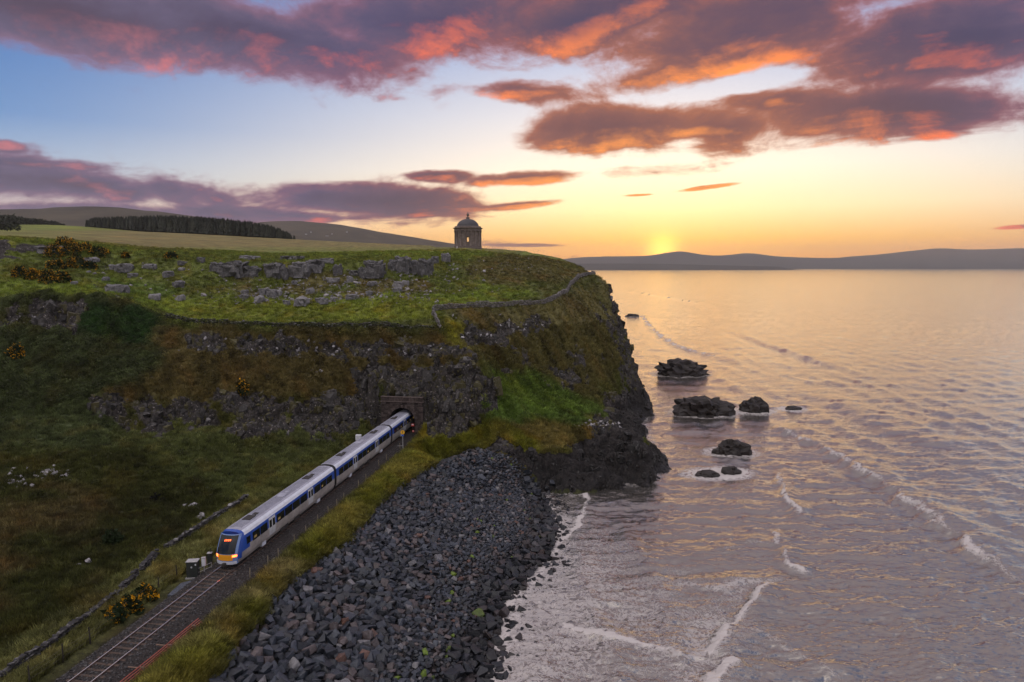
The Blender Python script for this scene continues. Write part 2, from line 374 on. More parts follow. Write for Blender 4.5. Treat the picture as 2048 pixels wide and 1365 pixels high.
# plateau
L([pY(-500, 470, 260), pY(0, 471, 260), pY(300, 492, 280), pY(600, 502, 290), pY(860, 496, 285), pY(935, 497, 275), pY(1010, 502, 270)])
L([pY(-600, 462, 420), pY(0, 464, 420), pY(300, 481, 440), pY(600, 492, 430), pY(800, 491, 400), pY(905, 495, 340)])
L([pY(-900, 455, 760), pY(20, 452, 760), pY(110, 446, 760), pY(200, 452, 740), pY(300, 463, 720), pY(450, 470, 680), pY(600, 478, 640), pY(760, 486, 560), pY(880, 491, 470)])
L([(-1500, 1000, 60), (-600, 1000, 52), (-200, 900, 38), (-60, 700, 26), (-8, 420, 20)])
L([(-1500, 2200, 40), (-400, 2200, 0), (-100, 1500, -3.5), (-10, 800, -3.5), (30, 450, -3.5), (38, 330, -3.5)])
L([(25, 262, 30), (22, 300, 20), (10, 380, 14)])
L([(40, 215, -0.5), (41, 250, -0.5), (34, 320, -0.5)])
L([(-1500, 30, 8), (-1500, 120, 12), (-1500, 140, 32), (-1500, 200, 50), (-1500, 500, 62)])
L([(-1500, 20, 6), (-60, 20, 6), (-25, 20, 6), (5, 20, -1), (60, 20, -3.5), (60, 330, -3.5)])

# triangulate the survey
vv = []; idx = {}; ee = []; zz = []
for ln in lines:
    prev = None
    for p in ln:
        k = (round(p[0], 2), round(p[1], 2))
        if k not in idx: idx[k] = len(vv); vv.append(Vector(k)); zz.append(p[2])
        if prev is not None and prev != idx[k]: ee.append((prev, idx[k]))
        prev = idx[k]
res = mgeo.delaunay_2d_cdt(vv, [], [], 0, 1e-4)
tv = np.array([(v.x, v.y) for v in res[0]]); tf = res[2]; orig = res[3]
tz = np.zeros(len(tv))
for k, o in enumerate(orig):
    tz[k] = zz[o[0]] if o else 0.0

def grade(a, b_, dense0, dense1, h, grow):      # coordinates dense in [dense0, dense1], growing outside
    mid = list(np.arange(dense0, dense1, h)); x = mid[-1]; s = h
    up = []
    while x < b_: s = min(s * grow, 40); x += s; up.append(x)
    x = mid[0]; s = h; dn = []
    while x > a: s = min(s * grow, 40); x -= s; dn.append(x)
    return np.array(dn[::-1] + mid + up)
GX = grade(-1400, 52, -98, 46, 0.34, 1.045)
GY = grade(28, 2100, 44, 200, 0.34, 1.028)
NX, NY = len(GX), len(GY)
XX, YY = np.meshgrid(GX, GY); ZZ = np.full(XX.shape, -4.0)
for f in tf:
    a, b_, c = tv[f[0]], tv[f[1]], tv[f[2]]
    x0, x1 = min(a[0], b_[0], c[0]), max(a[0], b_[0], c[0]); y0, y1 = min(a[1], b_[1], c[1]), max(a[1], b_[1], c[1])
    i0, i1 = np.searchsorted(GX, x0 - 1e-6), np.searchsorted(GX, x1 + 1e-6); j0, j1 = np.searchsorted(GY, y0 - 1e-6), np.searchsorted(GY, y1 + 1e-6)
    if i0 >= i1 or j0 >= j1: continue
    den = (b_[1] - c[1]) * (a[0] - c[0]) + (c[0] - b_[0]) * (a[1] - c[1])
    if abs(den) < 1e-9: continue
    sx, sy = XX[j0:j1, i0:i1], YY[j0:j1, i0:i1]
    w0 = ((b_[1] - c[1]) * (sx - c[0]) + (c[0] - b_[0]) * (sy - c[1])) / den
    w1 = ((c[1] - a[1]) * (sx - c[0]) + (a[0] - c[0]) * (sy - c[1])) / den
    w2 = 1 - w0 - w1
    m = (w0 >= -1e-6) & (w1 >= -1e-6) & (w2 >= -1e-6)
    val = w0 * tz[f[0]] + w1 * tz[f[1]] + w2 * tz[f[2]]
    ZZ[j0:j1, i0:i1] = np.where(m, val, ZZ[j0:j1, i0:i1])
def blur(A, n):
    for _ in range(n):
        B = np.pad(A, 1, mode='edge')
        A = (B[1:-1, 1:-1] * 4 + B[:-2, 1:-1] * 2 + B[2:, 1:-1] * 2 + B[1:-1, :-2] * 2 + B[1:-1, 2:] * 2 + B[:-2, :-2] + B[:-2, 2:] + B[2:, :-2] + B[2:, 2:]) / 16
    return A
ZZ = blur(ZZ, 5)
# the railway cutting, up to the tunnel front
_u = (XX - np.polyval(_k, YY)); _v = YY - PORTAL_Y + _u * math.tan(PORTAL_A)
_lim = RAIL - 0.65 + np.maximum(0, np.abs(_u) - np.where(_v > -5, 4.25, 3.5)) * 1.7
ZZ = np.where((_v < 0.75) & (np.abs(_u) < 9), np.minimum(ZZ, _lim), ZZ)
ZZ = np.where((_v >= 0.75) & (_v < 3.5) & (np.abs(_u) < 4.6), np.maximum(ZZ, 14.0), ZZ)
def project(P):
    P = np.asarray(P, float); c, s = math.cos(PITCH), math.sin(PITCH)
    zc = P[:, 1] * c - (P[:, 2] - H) * s; yc = P[:, 1] * s + (P[:, 2] - H) * c
    zc = np.maximum(zc, 0.1)
    return 1024 + FPX * P[:, 0] / zc, 682.5 - FPX * yc / zc

def mesh_np(name, V, F, smooth=False, attrs=None):
    me = bpy.data.meshes.new(name)
    V = np.asarray(V, np.float32); F = np.asarray(F); n = F.shape[1]
    me.vertices.add(len(V)); me.vertices.foreach_set('co', V.ravel())
    me.loops.add(F.size); me.loops.foreach_set('vertex_index', F.astype(np.int32).ravel())
    me.polygons.add(len(F)); me.polygons.foreach_set('loop_start', np.arange(0, F.size, n, dtype=np.int32))
    me.polygons.foreach_set('loop_total', np.full(len(F), n, np.int32))
    me.polygons.foreach_set('use_smooth', np.full(len(F), smooth, bool))
    me.update(calc_edges=True)
    for k, v in (attrs or {}).items():
        v = np.asarray(v, np.float32)
        if v.ndim == 1: me.attributes.new(k, 'FLOAT', 'POINT').data.foreach_set('value', v)
        else:
            if v.shape[1] == 3: v = np.concatenate([v, np.ones((len(v), 1), np.float32)], 1)
            me.attributes.new(k, 'FLOAT_COLOR', 'POINT').data.foreach_set('color', v.ravel())
    return me
def new_obj(name, data, mat=None, parent=None):
    o = bpy.data.objects.new(name, data); C.objects.link(o)
    if mat is not None and data is not None: data.materials.append(mat)
    if parent is not None: o.parent = parent
    return o
def tag(o, label=None, cat=None, group=None, kind=None):
    if label: o['label'] = label
    if cat: o['category'] = cat
    if group: o['group'] = group
    if kind: o['kind'] = kind
    return o
def material(name):
    m = bpy.data.materials.new(name); m.use_nodes = True
    nt = m.node_tree; nt.nodes.clear(); b = NB(nt)
    p = b.node('ShaderNodeBsdfPrincipled'); o = b.node('ShaderNodeOutputMaterial'); b.l.new(p.outputs[0], o.inputs[0])
    return m, b, p, o
def bump(b, p, h, strength=0.5, dist=0.1):
    n = b.node('ShaderNodeBump'); n.inputs['Strength'].default_value = strength; n.inputs['Distance'].default_value = dist
    b.put(n.inputs['Height'], h); b.l.new(n.outputs[0], p.inputs['Normal']); return n
def attr(b, name, out='Fac', typ='GEOMETRY'):
    n = b.node('ShaderNodeAttribute', attribute_name=name, attribute_type=typ); return n.outputs[out]

# ------------------------------------------------------------------ ground: zones
VX, VY, VZ = XX.ravel(), YY.ravel(), ZZ.ravel()
PX, PY = project(np.stack([VX, VY, VZ], 1))
near = (VY < 330) & (VX > -260)
n2 = np.zeros(len(VX)); n3 = np.zeros(len(VX)); n4 = np.zeros(len(VX))
P3 = np.stack([VX, VY, VZ], 1)
n2[:] = fbm(P3 * 0.09, 4); n3[:] = fbm(P3 * 0.35 + 40, 3); n4[:] = fbm(P3 * 0.03 + 80, 3)
gy, gx = np.gradient(ZZ, GY, GX); slope = np.hypot(gx, gy).ravel()
wob_x = PX + 34 * n3 + 75 * n2; wob_y = PY + 22 * fbm(P3 * 0.4 + 9, 3) + 14 * fbm(P3 * 0.12 + 19, 2)
def zone(poly, soft=False): return in_poly(poly, wob_x, wob_y) & near
rock = np.zeros(len(VX)); 
R_TUN = [(690, 742), (770, 735), (860, 733), (965, 732), (985, 770), (990, 830), (940, 856), (880, 872), (838, 880), (760, 860), (640, 872), (590, 840), (620, 800), (700, 790)]
R_LEFT = [(180, 800), (260, 788), (330, 800), (420, 788), (520, 785), (560, 800), (640, 800), (740, 800), (740, 850), (640, 890), (560, 862), (480, 885), (400, 850), (330, 875), (260, 872), (200, 840)]
R_BAND = [(370, 676), (480, 668), (600, 675), (740, 680), (860, 685), (950, 695), (945, 722), (850, 718), (700, 724), (560, 715), (400, 715)]
R_BLUFF = [(872, 938), (930, 906), (1010, 885), (1080, 898), (1150, 902), (1185, 842), (1210, 795), (1250, 788), (1300, 830), (1340, 960), (1200, 990), (1050, 985)]
R_EDGE = [(1212, 570), (1235, 560), (1320, 800), (1262, 812), (1240, 720), (1222, 640)]
R_UP = [(925, 660), (1000, 640), (1105, 632), (1105, 655), (1010, 668), (990, 690), (930, 688)]
R_MID = [(1090, 720), (1150, 690), (1195, 705), (1190, 770), (1140, 790), (1080, 770)]
R_GULL = [(985, 700), (1030, 700), (1040, 740), (990, 745)]
R_FARL = [(-300, 600), (60, 603), (165, 612), (170, 660), (110, 660), (-300, 660)]
R_TOPL = [(-100, 488), (60, 488), (112, 492), (112, 505), (60, 508), (-100, 512)]
for poly, wgt in ((R_TUN, 1), (R_BLUFF, 1), (R_EDGE, .74), (R_LEFT, .72), (R_BAND, .72), (R_UP, .85), (R_MID, .5), (R_GULL, .5), (R_FARL, .85), (R_TOPL, .9)):
    rock = np.maximum(rock, np.where(zone(poly), wgt, 0))
rock = blur(rock.reshape(NY, NX), 2).ravel()
rock = np.maximum(rock, sstep(1.6, 2.6, slope) * 0.9 * (VY < 260))
patch = fbm(P3 * np.array([0.22, 0.22, 0.45]) + 300, 4)
rock = sstep(0.30, 0.62, rock * 0.93 + 0.95 * patch * (rock > 0.05) * (rock < 0.97))
trd = VX - np.polyval(_k, VY)                                      # signed distance from the track
grass_edge_d, _, _ = line_dist(GRASS_EDGE, VX, VY)
stone_poly = [p[:2] for p in GRASS_EDGE] + [pz(880, 932, 4.6)[:2], pz(960, 962, 1.0)[:2]] + [p[:2] for p in SHORE[::-1]] + [(20, 20), (-30, 20)]
stones = in_poly(stone_poly, VX + 0.7 * n3, VY + 0.7 * n2) | (VZ < 0.5) & (VY < 112) & (VX > -14)
rock = np.where((VZ < 5.5) & (VY > 111) & (VX > -9) | (VX > 33) & (VZ < 14) & (VY < 260), 1.0, rock)
rock = np.where(stones, 0, rock)
corr = (VY < PORTAL_Y + 2) & (trd > -6.0) & (trd < 5.8)
rock = np.where(corr & (VY < PORTAL_Y - 1.5), 0, rock)

GREEN = np.array([0.142, 0.180, 0.028]); LUSH = np.array([0.095, 0.145, 0.030]); OLIVE = np.array([0.085, 0.092, 0.026]); BROWN = np.array([0.118, 0.088, 0.036])
SCRUB = np.array([0.062, 0.076, 0.030]); STRAW = np.array([0.26, 0.21, 0.115]); MOSS = np.array([0.165, 0.155, 0.020]); DARK = np.array([0.030, 0.026, 0.014]); FIELD = np.array([0.175, 0.145, 0.052]); EARTH = np.array([0.040, 0.030, 0.020])
col = np.tile(OLIVE, (len(VX), 1))
def paint(mask, c, amt=1.0):
    global col
    a = blur(mask.astype(float).reshape(NY, NX), 7).ravel()[:, None] * amt
    col = col * (1 - a) + c * a
paint(PY < 520, GREEN * 0.75 + OLIVE * 0.25); paint((PY < 503) & (VY > 200), FIELD * 0.6 + GREEN * 0.4); paint((PY < 495) & (VY > 235) & (PX > 150), FIELD)
paint((PY < 462) & (VY > 450), GREEN * 0.8 + FIELD * .2)
paint(zone([(-300, 520), (300, 505), (860, 515), (1120, 540), (1060, 580), (860, 585), (600, 605), (300, 590), (-300, 590)]), OLIVE * 0.6 + GREEN * 0.4)
paint(zone([(480, 545), (860, 540), (880, 600), (700, 615), (480, 600)]) & (n2 > -0.05), BROWN * 0.75 + OLIVE * .25, 0.8)
paint(zone([(-300, 565), (150, 560), (300, 590), (500, 600), (860, 588), (1010, 575), (1090, 590), (1000, 606), (865, 616), (862, 645), (400, 645), (330, 630), (250, 600), (-300, 585)]), GREEN)
paint(zone([(300, 605), (860, 600), (860, 640), (420, 642)]), GREEN * 0.7 + MOSS * 0.35)
paint(zone([(180, 560), (330, 570), (330, 600), (240, 590)]), LUSH, 0.7)
paint(zone([(1000, 505), (1120, 515), (1185, 545), (1120, 570), (1010, 570), (900, 545)]), OLIVE * 0.5 + BROWN * 0.5)
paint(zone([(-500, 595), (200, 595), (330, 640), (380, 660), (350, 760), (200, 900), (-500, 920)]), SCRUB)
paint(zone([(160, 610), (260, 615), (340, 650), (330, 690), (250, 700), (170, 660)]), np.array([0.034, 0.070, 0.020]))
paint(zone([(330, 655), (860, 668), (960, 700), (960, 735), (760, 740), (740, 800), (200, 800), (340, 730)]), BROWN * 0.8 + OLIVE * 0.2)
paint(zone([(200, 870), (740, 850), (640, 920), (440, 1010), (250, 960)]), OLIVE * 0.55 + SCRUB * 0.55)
paint(zone([(-500, 900), (250, 900), (480, 1005), (300, 1130), (0, 1340), (-600, 1365)]), OLIVE * 0.55)  # left field: shade of the slope put into a darker olive
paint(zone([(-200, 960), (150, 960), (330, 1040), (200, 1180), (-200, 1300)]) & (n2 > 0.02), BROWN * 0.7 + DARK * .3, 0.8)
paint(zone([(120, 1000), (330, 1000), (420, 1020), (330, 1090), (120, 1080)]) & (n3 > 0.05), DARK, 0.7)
paint(zone([(890, 615), (1100, 605), (1200, 560), (1250, 700), (1210, 800), (1130, 790), (1000, 740), (940, 690)]), BROWN * 0.6 + OLIVE * 0.5)
paint(zone([(876, 640), (905, 640), (945, 690), (935, 700), (890, 670)]), MOSS * 1.1)
paint(zone([(985, 750), (1060, 745), (1150, 800), (1200, 815), (1190, 840), (1090, 858), (1000, 850), (960, 858)]), LUSH)
paint(zone([(985, 742), (1020, 745), (1180, 815), (1150, 835), (1000, 800)]), np.array([0.125, 0.185, 0.030]), 0.7)
paint(zone([(840, 880), (960, 855), (1130, 845), (1200, 838), (1190, 890), (1000, 905), (880, 925), (850, 905)]), BROWN * 0.75 + MOSS * 0.25)
paint((trd > 4.4) & (VY < 121) & (VY > 20) & ~stones & (VX < 5), MOSS * 0.75 + GREEN * 0.2)
paint((trd > 4.4) & (VY < 121) & ~stones & (VX < 0) & (n2 + 0.3 * n3 > 0.03), BROWN * 0.55 + MOSS * .6, 0.85)
paint((trd > 4.0) & (trd < 6.6) & (VY > 52) & (VY < 70) & (n3 > -0.1), STRAW, 0.6)
paint((trd < -4.0) & (trd > -8.0) & (VY > 40) & (VY < 90) & (n3 > -0.12), STRAW * 0.55 + GREEN * 0.4, 0.7)
paint(corr & (trd > -3.2) & (trd < 4.2), EARTH * 0.7)
paint(stones, np.array([0.020, 0.019, 0.020]))
nc = fbm(P3 * 0.75 + 130, 3); nh = fbm(P3 * 0.2 + 170, 3)
col = col * (1.0 + 0.5 * n2 + 0.3 * n3 + 0.75 * nc)[:, None].clip(0.35, 1.8)
col = col * (1 + sstep(0.0, 0.4, nh)[:, None] * np.array([0.22, 0.0, -0.1]))
col = col * (1 - 0.5 * sstep(0.18, 0.4, fbm(P3 * 1.1 + 210, 2))[:, None] * near[:, None])

# ------------------------------------------------------------------ ground: relief
nrm = np.stack([-gx.ravel(), -gy.ravel(), np.ones(len(VX))], 1); nrm /= np.linalg.norm(nrm, axis=1)[:, None]
disp = np.zeros(len(VX))
flat = ~(stones | corr)
hum = 0.20 * fbm(P3 * 0.7, 3) + 0.45 * fbm(P3 * 0.16 + 5, 3)
steep_grass = sstep(0.35, 0.9, slope)
hum += steep_grass * 0.55 * fbm(P3 * np.array([0.35, 0.35, 0.8]) + 77, 3)
disp += np.where(flat, hum * (VY < 700), 0)
sel = np.where((rock > 0.02) & near)[0]
cp = P3[sel] * np.array([0.42, 0.42, 0.34]) + 0.35 * np.stack([fbm(P3[sel] * .5, 2), fbm(P3[sel] * .5 + 31, 2), fbm(P3[sel] * .5 + 57, 2)], 1)
d1, d2, cid = cells(cp); e1, e2, eid = cells(cp * 2.3 + 9)
crag = ((cid % 97) / 97 - 0.45) * 1.9 - 0.9 * np.exp(-(d2 - d1) * 9) + ((eid % 89) / 89 - 0.5) * 0.65 - 0.3 * np.exp(-(e2 - e1) * 9)
low = sstep(7.0, 3.0, VZ[sel])                                            # the wave-worn bluff is rounder
crag = crag * (1 - 0.55 * low)
disp[sel] += rock[sel] * crag
disp = np.where(stones, 0.10 * n3, disp)
keep_port = np.exp(-(((VX - PORTAL_X) / 7.0) ** 2 + ((VY - PORTAL_Y - 1) / 5.0) ** 2) ** 2)
disp *= (1 - keep_port)
P3 = P3 + nrm * disp[:, None]
PG = P3.reshape(NY, NX, 3)
ZG = PG[..., 2]
def ground_z(x, y):
    x = np.asarray(x, float); y = np.asarray(y, float)
    i = np.clip(np.searchsorted(GX, x) - 1, 0, NX - 2); j = np.clip(np.searchsorted(GY, y) - 1, 0, NY - 2)
    u = (x - GX[i]) / (GX[i + 1] - GX[i]); v = (y - GY[j]) / (GY[j + 1] - GY[j])
    return (ZG[j, i] * (1 - u) + ZG[j, i + 1] * u) * (1 - v) + (ZG[j + 1, i] * (1 - u) + ZG[j + 1, i + 1] * u) * v

ii = np.arange(NX * NY).reshape(NY, NX)
faces = np.stack([ii[:-1, :-1], ii[:-1, 1:], ii[1:, 1:], ii[1:, :-1]], -1).reshape(-1, 4)
fz = P3[faces, 2].max(1); fc = P3[faces].mean(1)
ptd = fc[:, 0] - np.polyval(_k, fc[:, 1])
bore = (np.abs(ptd) < 2.95) & (fc[:, 1] > PORTAL_Y + 0.1) & (fc[:, 1] < PORTAL_Y + 4.5) & (P3[faces, 2].min(1) < 12.5)
faces = faces[(fz > -3.3) & ~bore]

def ground_material():
    m, b, p, o = material('ground')
    geo = b.node('ShaderNodeNewGeometry'); pos = geo.outputs['Position']
    zc = attr(b, 'zone', 'Color'); rk = attr(b, 'rock')
    blade = b.noise(b.vm('MULTIPLY', pos, (1, 1, 0.45)), 3.4, 3, 0.68, 0.5)
    tone = b.ss(blade, 0.25, 0.75, 0.45, 1.55, 'LINEAR')
    g = b.mix(1.0, zc, b.comb(tone, tone, tone), 'MULTIPLY')
    # rock
    rf = b.noise(b.vm('MULTIPLY', pos, (1, 1, 0.7)), 2.2, 5, 0.68, 0.5)
    rc = b.ramp(rf, [(0.30, (0.016, 0.015, 0.016)), (0.46, (0.036, 0.033, 0.034)), (0.58, (0.066, 0.060, 0.059)), (0.72, (0.12, 0.11, 0.106))])
    sz = b.sep(pos)[2]; up = b.ss(sz, 6.5, 10.0)
    ln_ = b.noise(pos, 2.3, 3, 0.7, 0.3)
    rc = b.mix(b.m('MULTIPLY', b.m('MULTIPLY', b.ss(ln_, 0.60, 0.67), up), 0.75), rc, (0.36, 0.34, 0.32))
    rc = b.mix(b.m('MULTIPLY', b.m('MULTIPLY', b.ss(ln_, 0.46, 0.36), up), 0.6), rc, (0.05, 0.05, 0.016))
    wetb = b.ss(sz, 3.0, 9.0, 0.42, 1.0); rc = b.mix(1.0, rc, b.comb(wetb, b.m('MULTIPLY', wetb, 0.95), b.m('MULTIPLY', wetb, 0.90)), 'MULTIPLY')   # black tidal zone
    edge = b.ss(b.m('ADD', rk, b.m('MULTIPLY', b.m('SUBTRACT', rf, 0.5), 0.9)), 0.38, 0.6)
    b.put(p.inputs['Base Color'], b.mix(edge, g, rc))
    wet = b.m('MULTIPLY', edge, b.m('SUBTRACT', 1.0, b.ss(sz, 0.5, 3.5)))
    b.put(p.inputs['Roughness'], b.mixf(wet, 0.92, 0.42))
    p.inputs['Specular IOR Level'].default_value = 0.25
    bump(b, p, b.m('ADD', blade, b.m('MULTIPLY', rf, b.m('MULTIPLY', rk, 1.3))), 0.9, 0.32)
    return m
M_ground = ground_material()
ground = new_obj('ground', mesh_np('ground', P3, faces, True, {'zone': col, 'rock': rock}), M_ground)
tag(ground, kind='structure')

# ------------------------------------------------------------------ sea
SEA_ROCKS = []
for _x0, _x1, _yt, _yb in ((1313, 1422, 720, 760), (1354, 1474, 793, 840), (1483, 1546, 793, 833), (1432, 1506, 880, 918), (1387, 1442, 943, 962), (1443, 1484, 932, 955), (1572, 1606, 815, 827), (1252, 1279, 631, 639)):
    _q = pz((_x0 + _x1) / 2, _yb - 5, 0); _s = _q[1] / FPX
    SEA_ROCKS.append((((_x0 + _x1) / 2, _yb - 5), (_x1 - _x0) * 0.5 * _s, (_x1 - _x0) * 0.33 * _s, max(0.35, (_yb - _yt) * 0.80 * _s - 0.2)))
def build_sea():
    ys = np.concatenate([np.arange(1470, 560, -2.2), np.arange(560, 538, -0.8), 533.6 + 4.4 * np.exp(-np.arange(0, 30) * 0.16)])
    Ys = np.array([pz(1024, y, 0)[1] for y in ys])
    Ys = np.concatenate([[8, 20, 32], Ys[Ys > 36]]); Ys = Ys[Ys < 60000]
    us = np.concatenate([np.linspace(-3.0, -0.32, 40), np.linspace(-0.30, 0.86, 500), np.linspace(0.90, 3.0, 40)])
    U, Yg = np.meshgrid(us, Ys); X = U * (Yg + 4.0)
    x, y = X.ravel(), Yg.ravel(); n = len(x)
    P = np.stack([x, y, np.zeros(n)], 1)
    dist = np.hypot(x, y)
    fade = 1 / (1 + (dist / 520) ** 2)
    z = np.zeros(n); foam = np.zeros(n)
    w1 = fbm(P * np.array([0.055, 0.16, 1]) + 3, 3); w2 = fbm(P * np.array([0.22, 0.55, 1]) + 11, 3); w3 = 1 - np.abs(fbm(P * np.array([0.5, 1.15, 1]) + np.stack([w1, w1, w1], 1) * 1.5 + 23, 3)) * 2
    w4 = 1 - np.abs(fbm(P * np.array([0.9, 2.3, 1]) + np.stack([w2, w2, w2], 1) * 1.2 + 61, 2)) * 2
    z += 0.08 * w4 / (1 + (dist / 140) ** 2)
    z += 0.55 * w1 * (0.25 + 0.75 * fade) + 0.28 * w2 * fade + 0.20 * w3 * fade
    ca, cb = pz(1600, 878, 0), pz(1950, 1100, 0); ex_, ey_ = cb[0] - ca[0], cb[1] - ca[1]; el_ = math.hypot(ex_, ey_); nx_, ny_ = ey_ / el_, -ex_ / el_
    ph = (x * nx_ + y * ny_) / 8.5 + 0.55 * fbm(P * 0.035 + 71, 3) + 0.10 * w2
    sw = (0.5 + 0.5 * np.sin(2 * np.pi * ph)) ** 2.2
    z += 0.42 * sw * fade * (0.25 + 0.75 * sstep(-0.25, 0.35, fbm(P * 0.05 + 131, 2)))
    # swell crests: pixel polyline, height, front width, back width, foam
    crests = [([(1525, 842), (1580, 868), (1660, 905), (1730, 945), (1800, 990), (1870, 1040), (1950, 1100), (2048, 1165), (2160, 1230)], 1.0, 1.6, 5.0, 0.25),
              ([(1285, 628), (1300, 652), (1350, 690), (1420, 712), (1500, 738)], 0.8, 2.5, 9.0, 0.55),
              ([(1455, 660), (1520, 685), (1570, 702), (1640, 726), (1710, 752)], 0.8, 3.0, 8.0, 0.0),
              ([(1640, 790), (1740, 835), (1840, 880), (1950, 905)], 0.6, 3.0, 7.0, 0.0),
              ([(1560, 940), (1566, 975), (1585, 1010), (1610, 1045)], 0.75, 0.9, 2.4, 0.35),
              ([(1558, 1060), (1562, 1095), (1585, 1135), (1640, 1160)], 0.7, 0.9, 2.4, 0.35),
              ([(1560, 1165), (1510, 1210), (1470, 1262), (1430, 1310), (1400, 1340)], 0.8, 0.9, 2.4, 0.40),
              ([(1480, 1325), (1440, 1355), (1410, 1400)], 0.8, 0.9, 2.4, 0.40),
              ([(1115, 1240), (1200, 1275), (1300, 1300), (1390, 1320)], 0.28, 0.8, 2.0, 0.05),
              ([(1480, 1260), (1560, 1290), (1640, 1330), (1700, 1380)], 0.35, 1.0, 2.4, 0.0),
              ([(1170, 975), (1175, 1000), (1160, 1050), (1120, 1090)], 0.18, 0.7, 1.8, 0.5),
              ([(1440, 1110), (1500, 1085), (1560, 1095)], 0.25, 1.2, 2.0, 0.0),
              ([(1330, 1170), (1420, 1180), (1520, 1165), (1640, 1180)], 0.25, 1.4, 2.5, 0.0),
              ([(1240, 580), (1300, 590), (1360, 600), (1440, 612)], 0.5, 4.0, 9.0, 0.3), ([(1240, 556), (1330, 562), (1420, 570)], 0.5, 6.0, 14.0, 0.25)]
    jig = fbm(P * 0.25 + 51, 3); fine = fbm(P * 1.3 + 91, 3)
    for pxs, amp, wf, wb, fm in crests:
        ln = smooth_line([pz(a, c, 0)[:2] for a, c in pxs], 5.0)
        mg = 4 * wb + 6
        S = np.where((x > ln[:, 0].min() - mg) & (x < ln[:, 0].max() + mg) & (y > ln[:, 1].min() - mg) & (y < ln[:, 1].max() + mg))[0]
        if len(S) == 0: continue
        d, side, arc = line_dist(ln, x[S], y[S])
        d = d * np.sign(side) + 1.3 * jig[S] * min(1.6, wf)              # positive on the seaward back of the wave
        tot = arc.max(); ends = sstep(0, 0.18 * tot, arc) * sstep(tot, 0.82 * tot, arc) * (0.72 + 0.5 * fbm(np.stack([arc * 0.12, arc * 0, arc * 0 + amp * 9], 1), 2))
        prof = np.where(d > 0, np.exp(-(d / wb) ** 2), np.exp(-(d / wf) ** 2))
        amp = amp * 1.35
        z[S] += amp * ends * prof - 0.25 * amp * ends * np.exp(-((d + 2.2 * wf) / (1.4 * wf)) ** 2)
        brk = sstep(-0.05, 0.25, fbm(np.stack([arc * 0.09, arc * 0 + amp * 31, arc * 0], 1), 2) + 0.10 + fm * 0.35) if fm > 0 else 0
        foam[S] += (1.0 if fm > 0 else 0.45) * ends * np.exp(-((d + 0.15 * wf) / (0.25 * wf + 0.15)) ** 2) * (0.85 + 0.3 * jig[S] + 0.6 * fine[S])
        foam[S] += ends * brk * (1 + 1.1 * fine[S]) * (np.exp(-((d + 0.5 * wf) / (0.45 * wf)) ** 2) * min(1.0, 2.6 * fm) + 0.6 * fm * np.exp(-((d + 2.5 * wf) / (2.6 * wf)) ** 2))
    sd, _, _ = line_dist(SHORE, x, y)
    foam += 0.42 * np.exp(-(sd / 9.0) ** 2) + 0.45 * np.exp(-(sd / 1.2) ** 2)
    bd, _, _ = line_dist(BLUFF + [pY(1284, 775, 200)], x, y); foam += 0.5 * np.exp(-(bd / 2.2) ** 2)
    for (a, c), rx, ry, hh in SEA_ROCKS:
        q = pz(a, c, 0); q = (q[0], q[1] + ry); r = np.hypot((x - q[0]) / (rx + 2.2), (y - q[1]) / (ry + 2.6)); foam += 0.85 * np.exp(-r ** 6) * (1 + 0.8 * fine)
        r = np.hypot((x - q[0] - 3) / (rx + 6), (y - q[1] - 1) / (ry + 5)); foam += 0.22 * np.exp(-r ** 2)
    # churned water in the cove
    q = pz(1250, 1240, 0); foam += 0.46 * np.exp(-np.hypot((x - q[0]) / 20, (y - q[1]) / 20) ** 2)
    q = pz(1600, 850, 0); foam += 0.30 * np.exp(-np.hypot((x - q[0]) / 14, (y - q[1]) / 9) ** 2)
    q = pz(1370, 680, 0); foam += 0.30 * np.exp(-np.hypot((x - q[0]) / 16, (y - q[1]) / 22) ** 2)
    z *= sstep(0.0, 6.0, sd) * 0.8 + 0.2
    z = np.where(dist > 2500, z * 0.3, z)
    P[:, 2] = z * 0.8
    r_, c_ = U.shape; ii = np.arange(n).reshape(r_, c_)
    F = np.stack([ii[:-1, :-1], ii[:-1, 1:], ii[1:, 1:], ii[1:, :-1]], -1).reshape(-1, 4)
    m, b, p, o = material('sea_water')
    geo = b.node('ShaderNodeNewGeometry'); pos = geo.outputs['Position']
    fm = attr(b, 'foam')
    web = b.noise(b.vm('ADD', pos, b.vm('SCALE', b.noise(pos, 0.5, 1, 0.5, out='Color'), sc=1.0)), 1.5, 4, 0.62, 0.5)
    ridge = b.m('SUBTRACT', 1.0, b.m('MULTIPLY', b.m('ABSOLUTE', b.m('SUBTRACT', web, 0.5)), 9.0))
    patch = b.noise(pos, 0.16, 2, 0.6, 0.0)
    lace = b.ss(b.m('ADD', ridge, b.m('ADD', b.m('MULTIPLY', fm, 1.25), b.m('MULTIPLY', b.m('SUBTRACT', patch, 0.5), 1.3))), 0.95, 1.5)
    solid = b.ss(b.m('ADD', fm, b.m('MULTIPLY', b.m('SUBTRACT', web, 0.5), 1.6)), 0.70, 1.0)
    ff = b.m('MAXIMUM', b.m('MULTIPLY', lace, b.m('MULTIPLY', b.ss(fm, 0.08, 0.6), 0.7)), solid)
    b.put(p.inputs['Base Color'], b.mix(ff, (0.058, 0.054, 0.050), (0.50, 0.46, 0.44))); p.inputs['Roughness'].default_value = 0.9; p.inputs['Specular IOR Level'].default_value = 0.0
    rip = b.noise(b.vm('MULTIPLY', pos, (0.5, 1.3, 1)), 0.9, 4, 0.66, 0.5)
    bn = bump(b, p, rip, 0.8, 0.15)
    fr = b.node('ShaderNodeFresnel'); fr.inputs['IOR'].default_value = 1.36; b.l.new(bn.outputs[0], fr.inputs['Normal'])
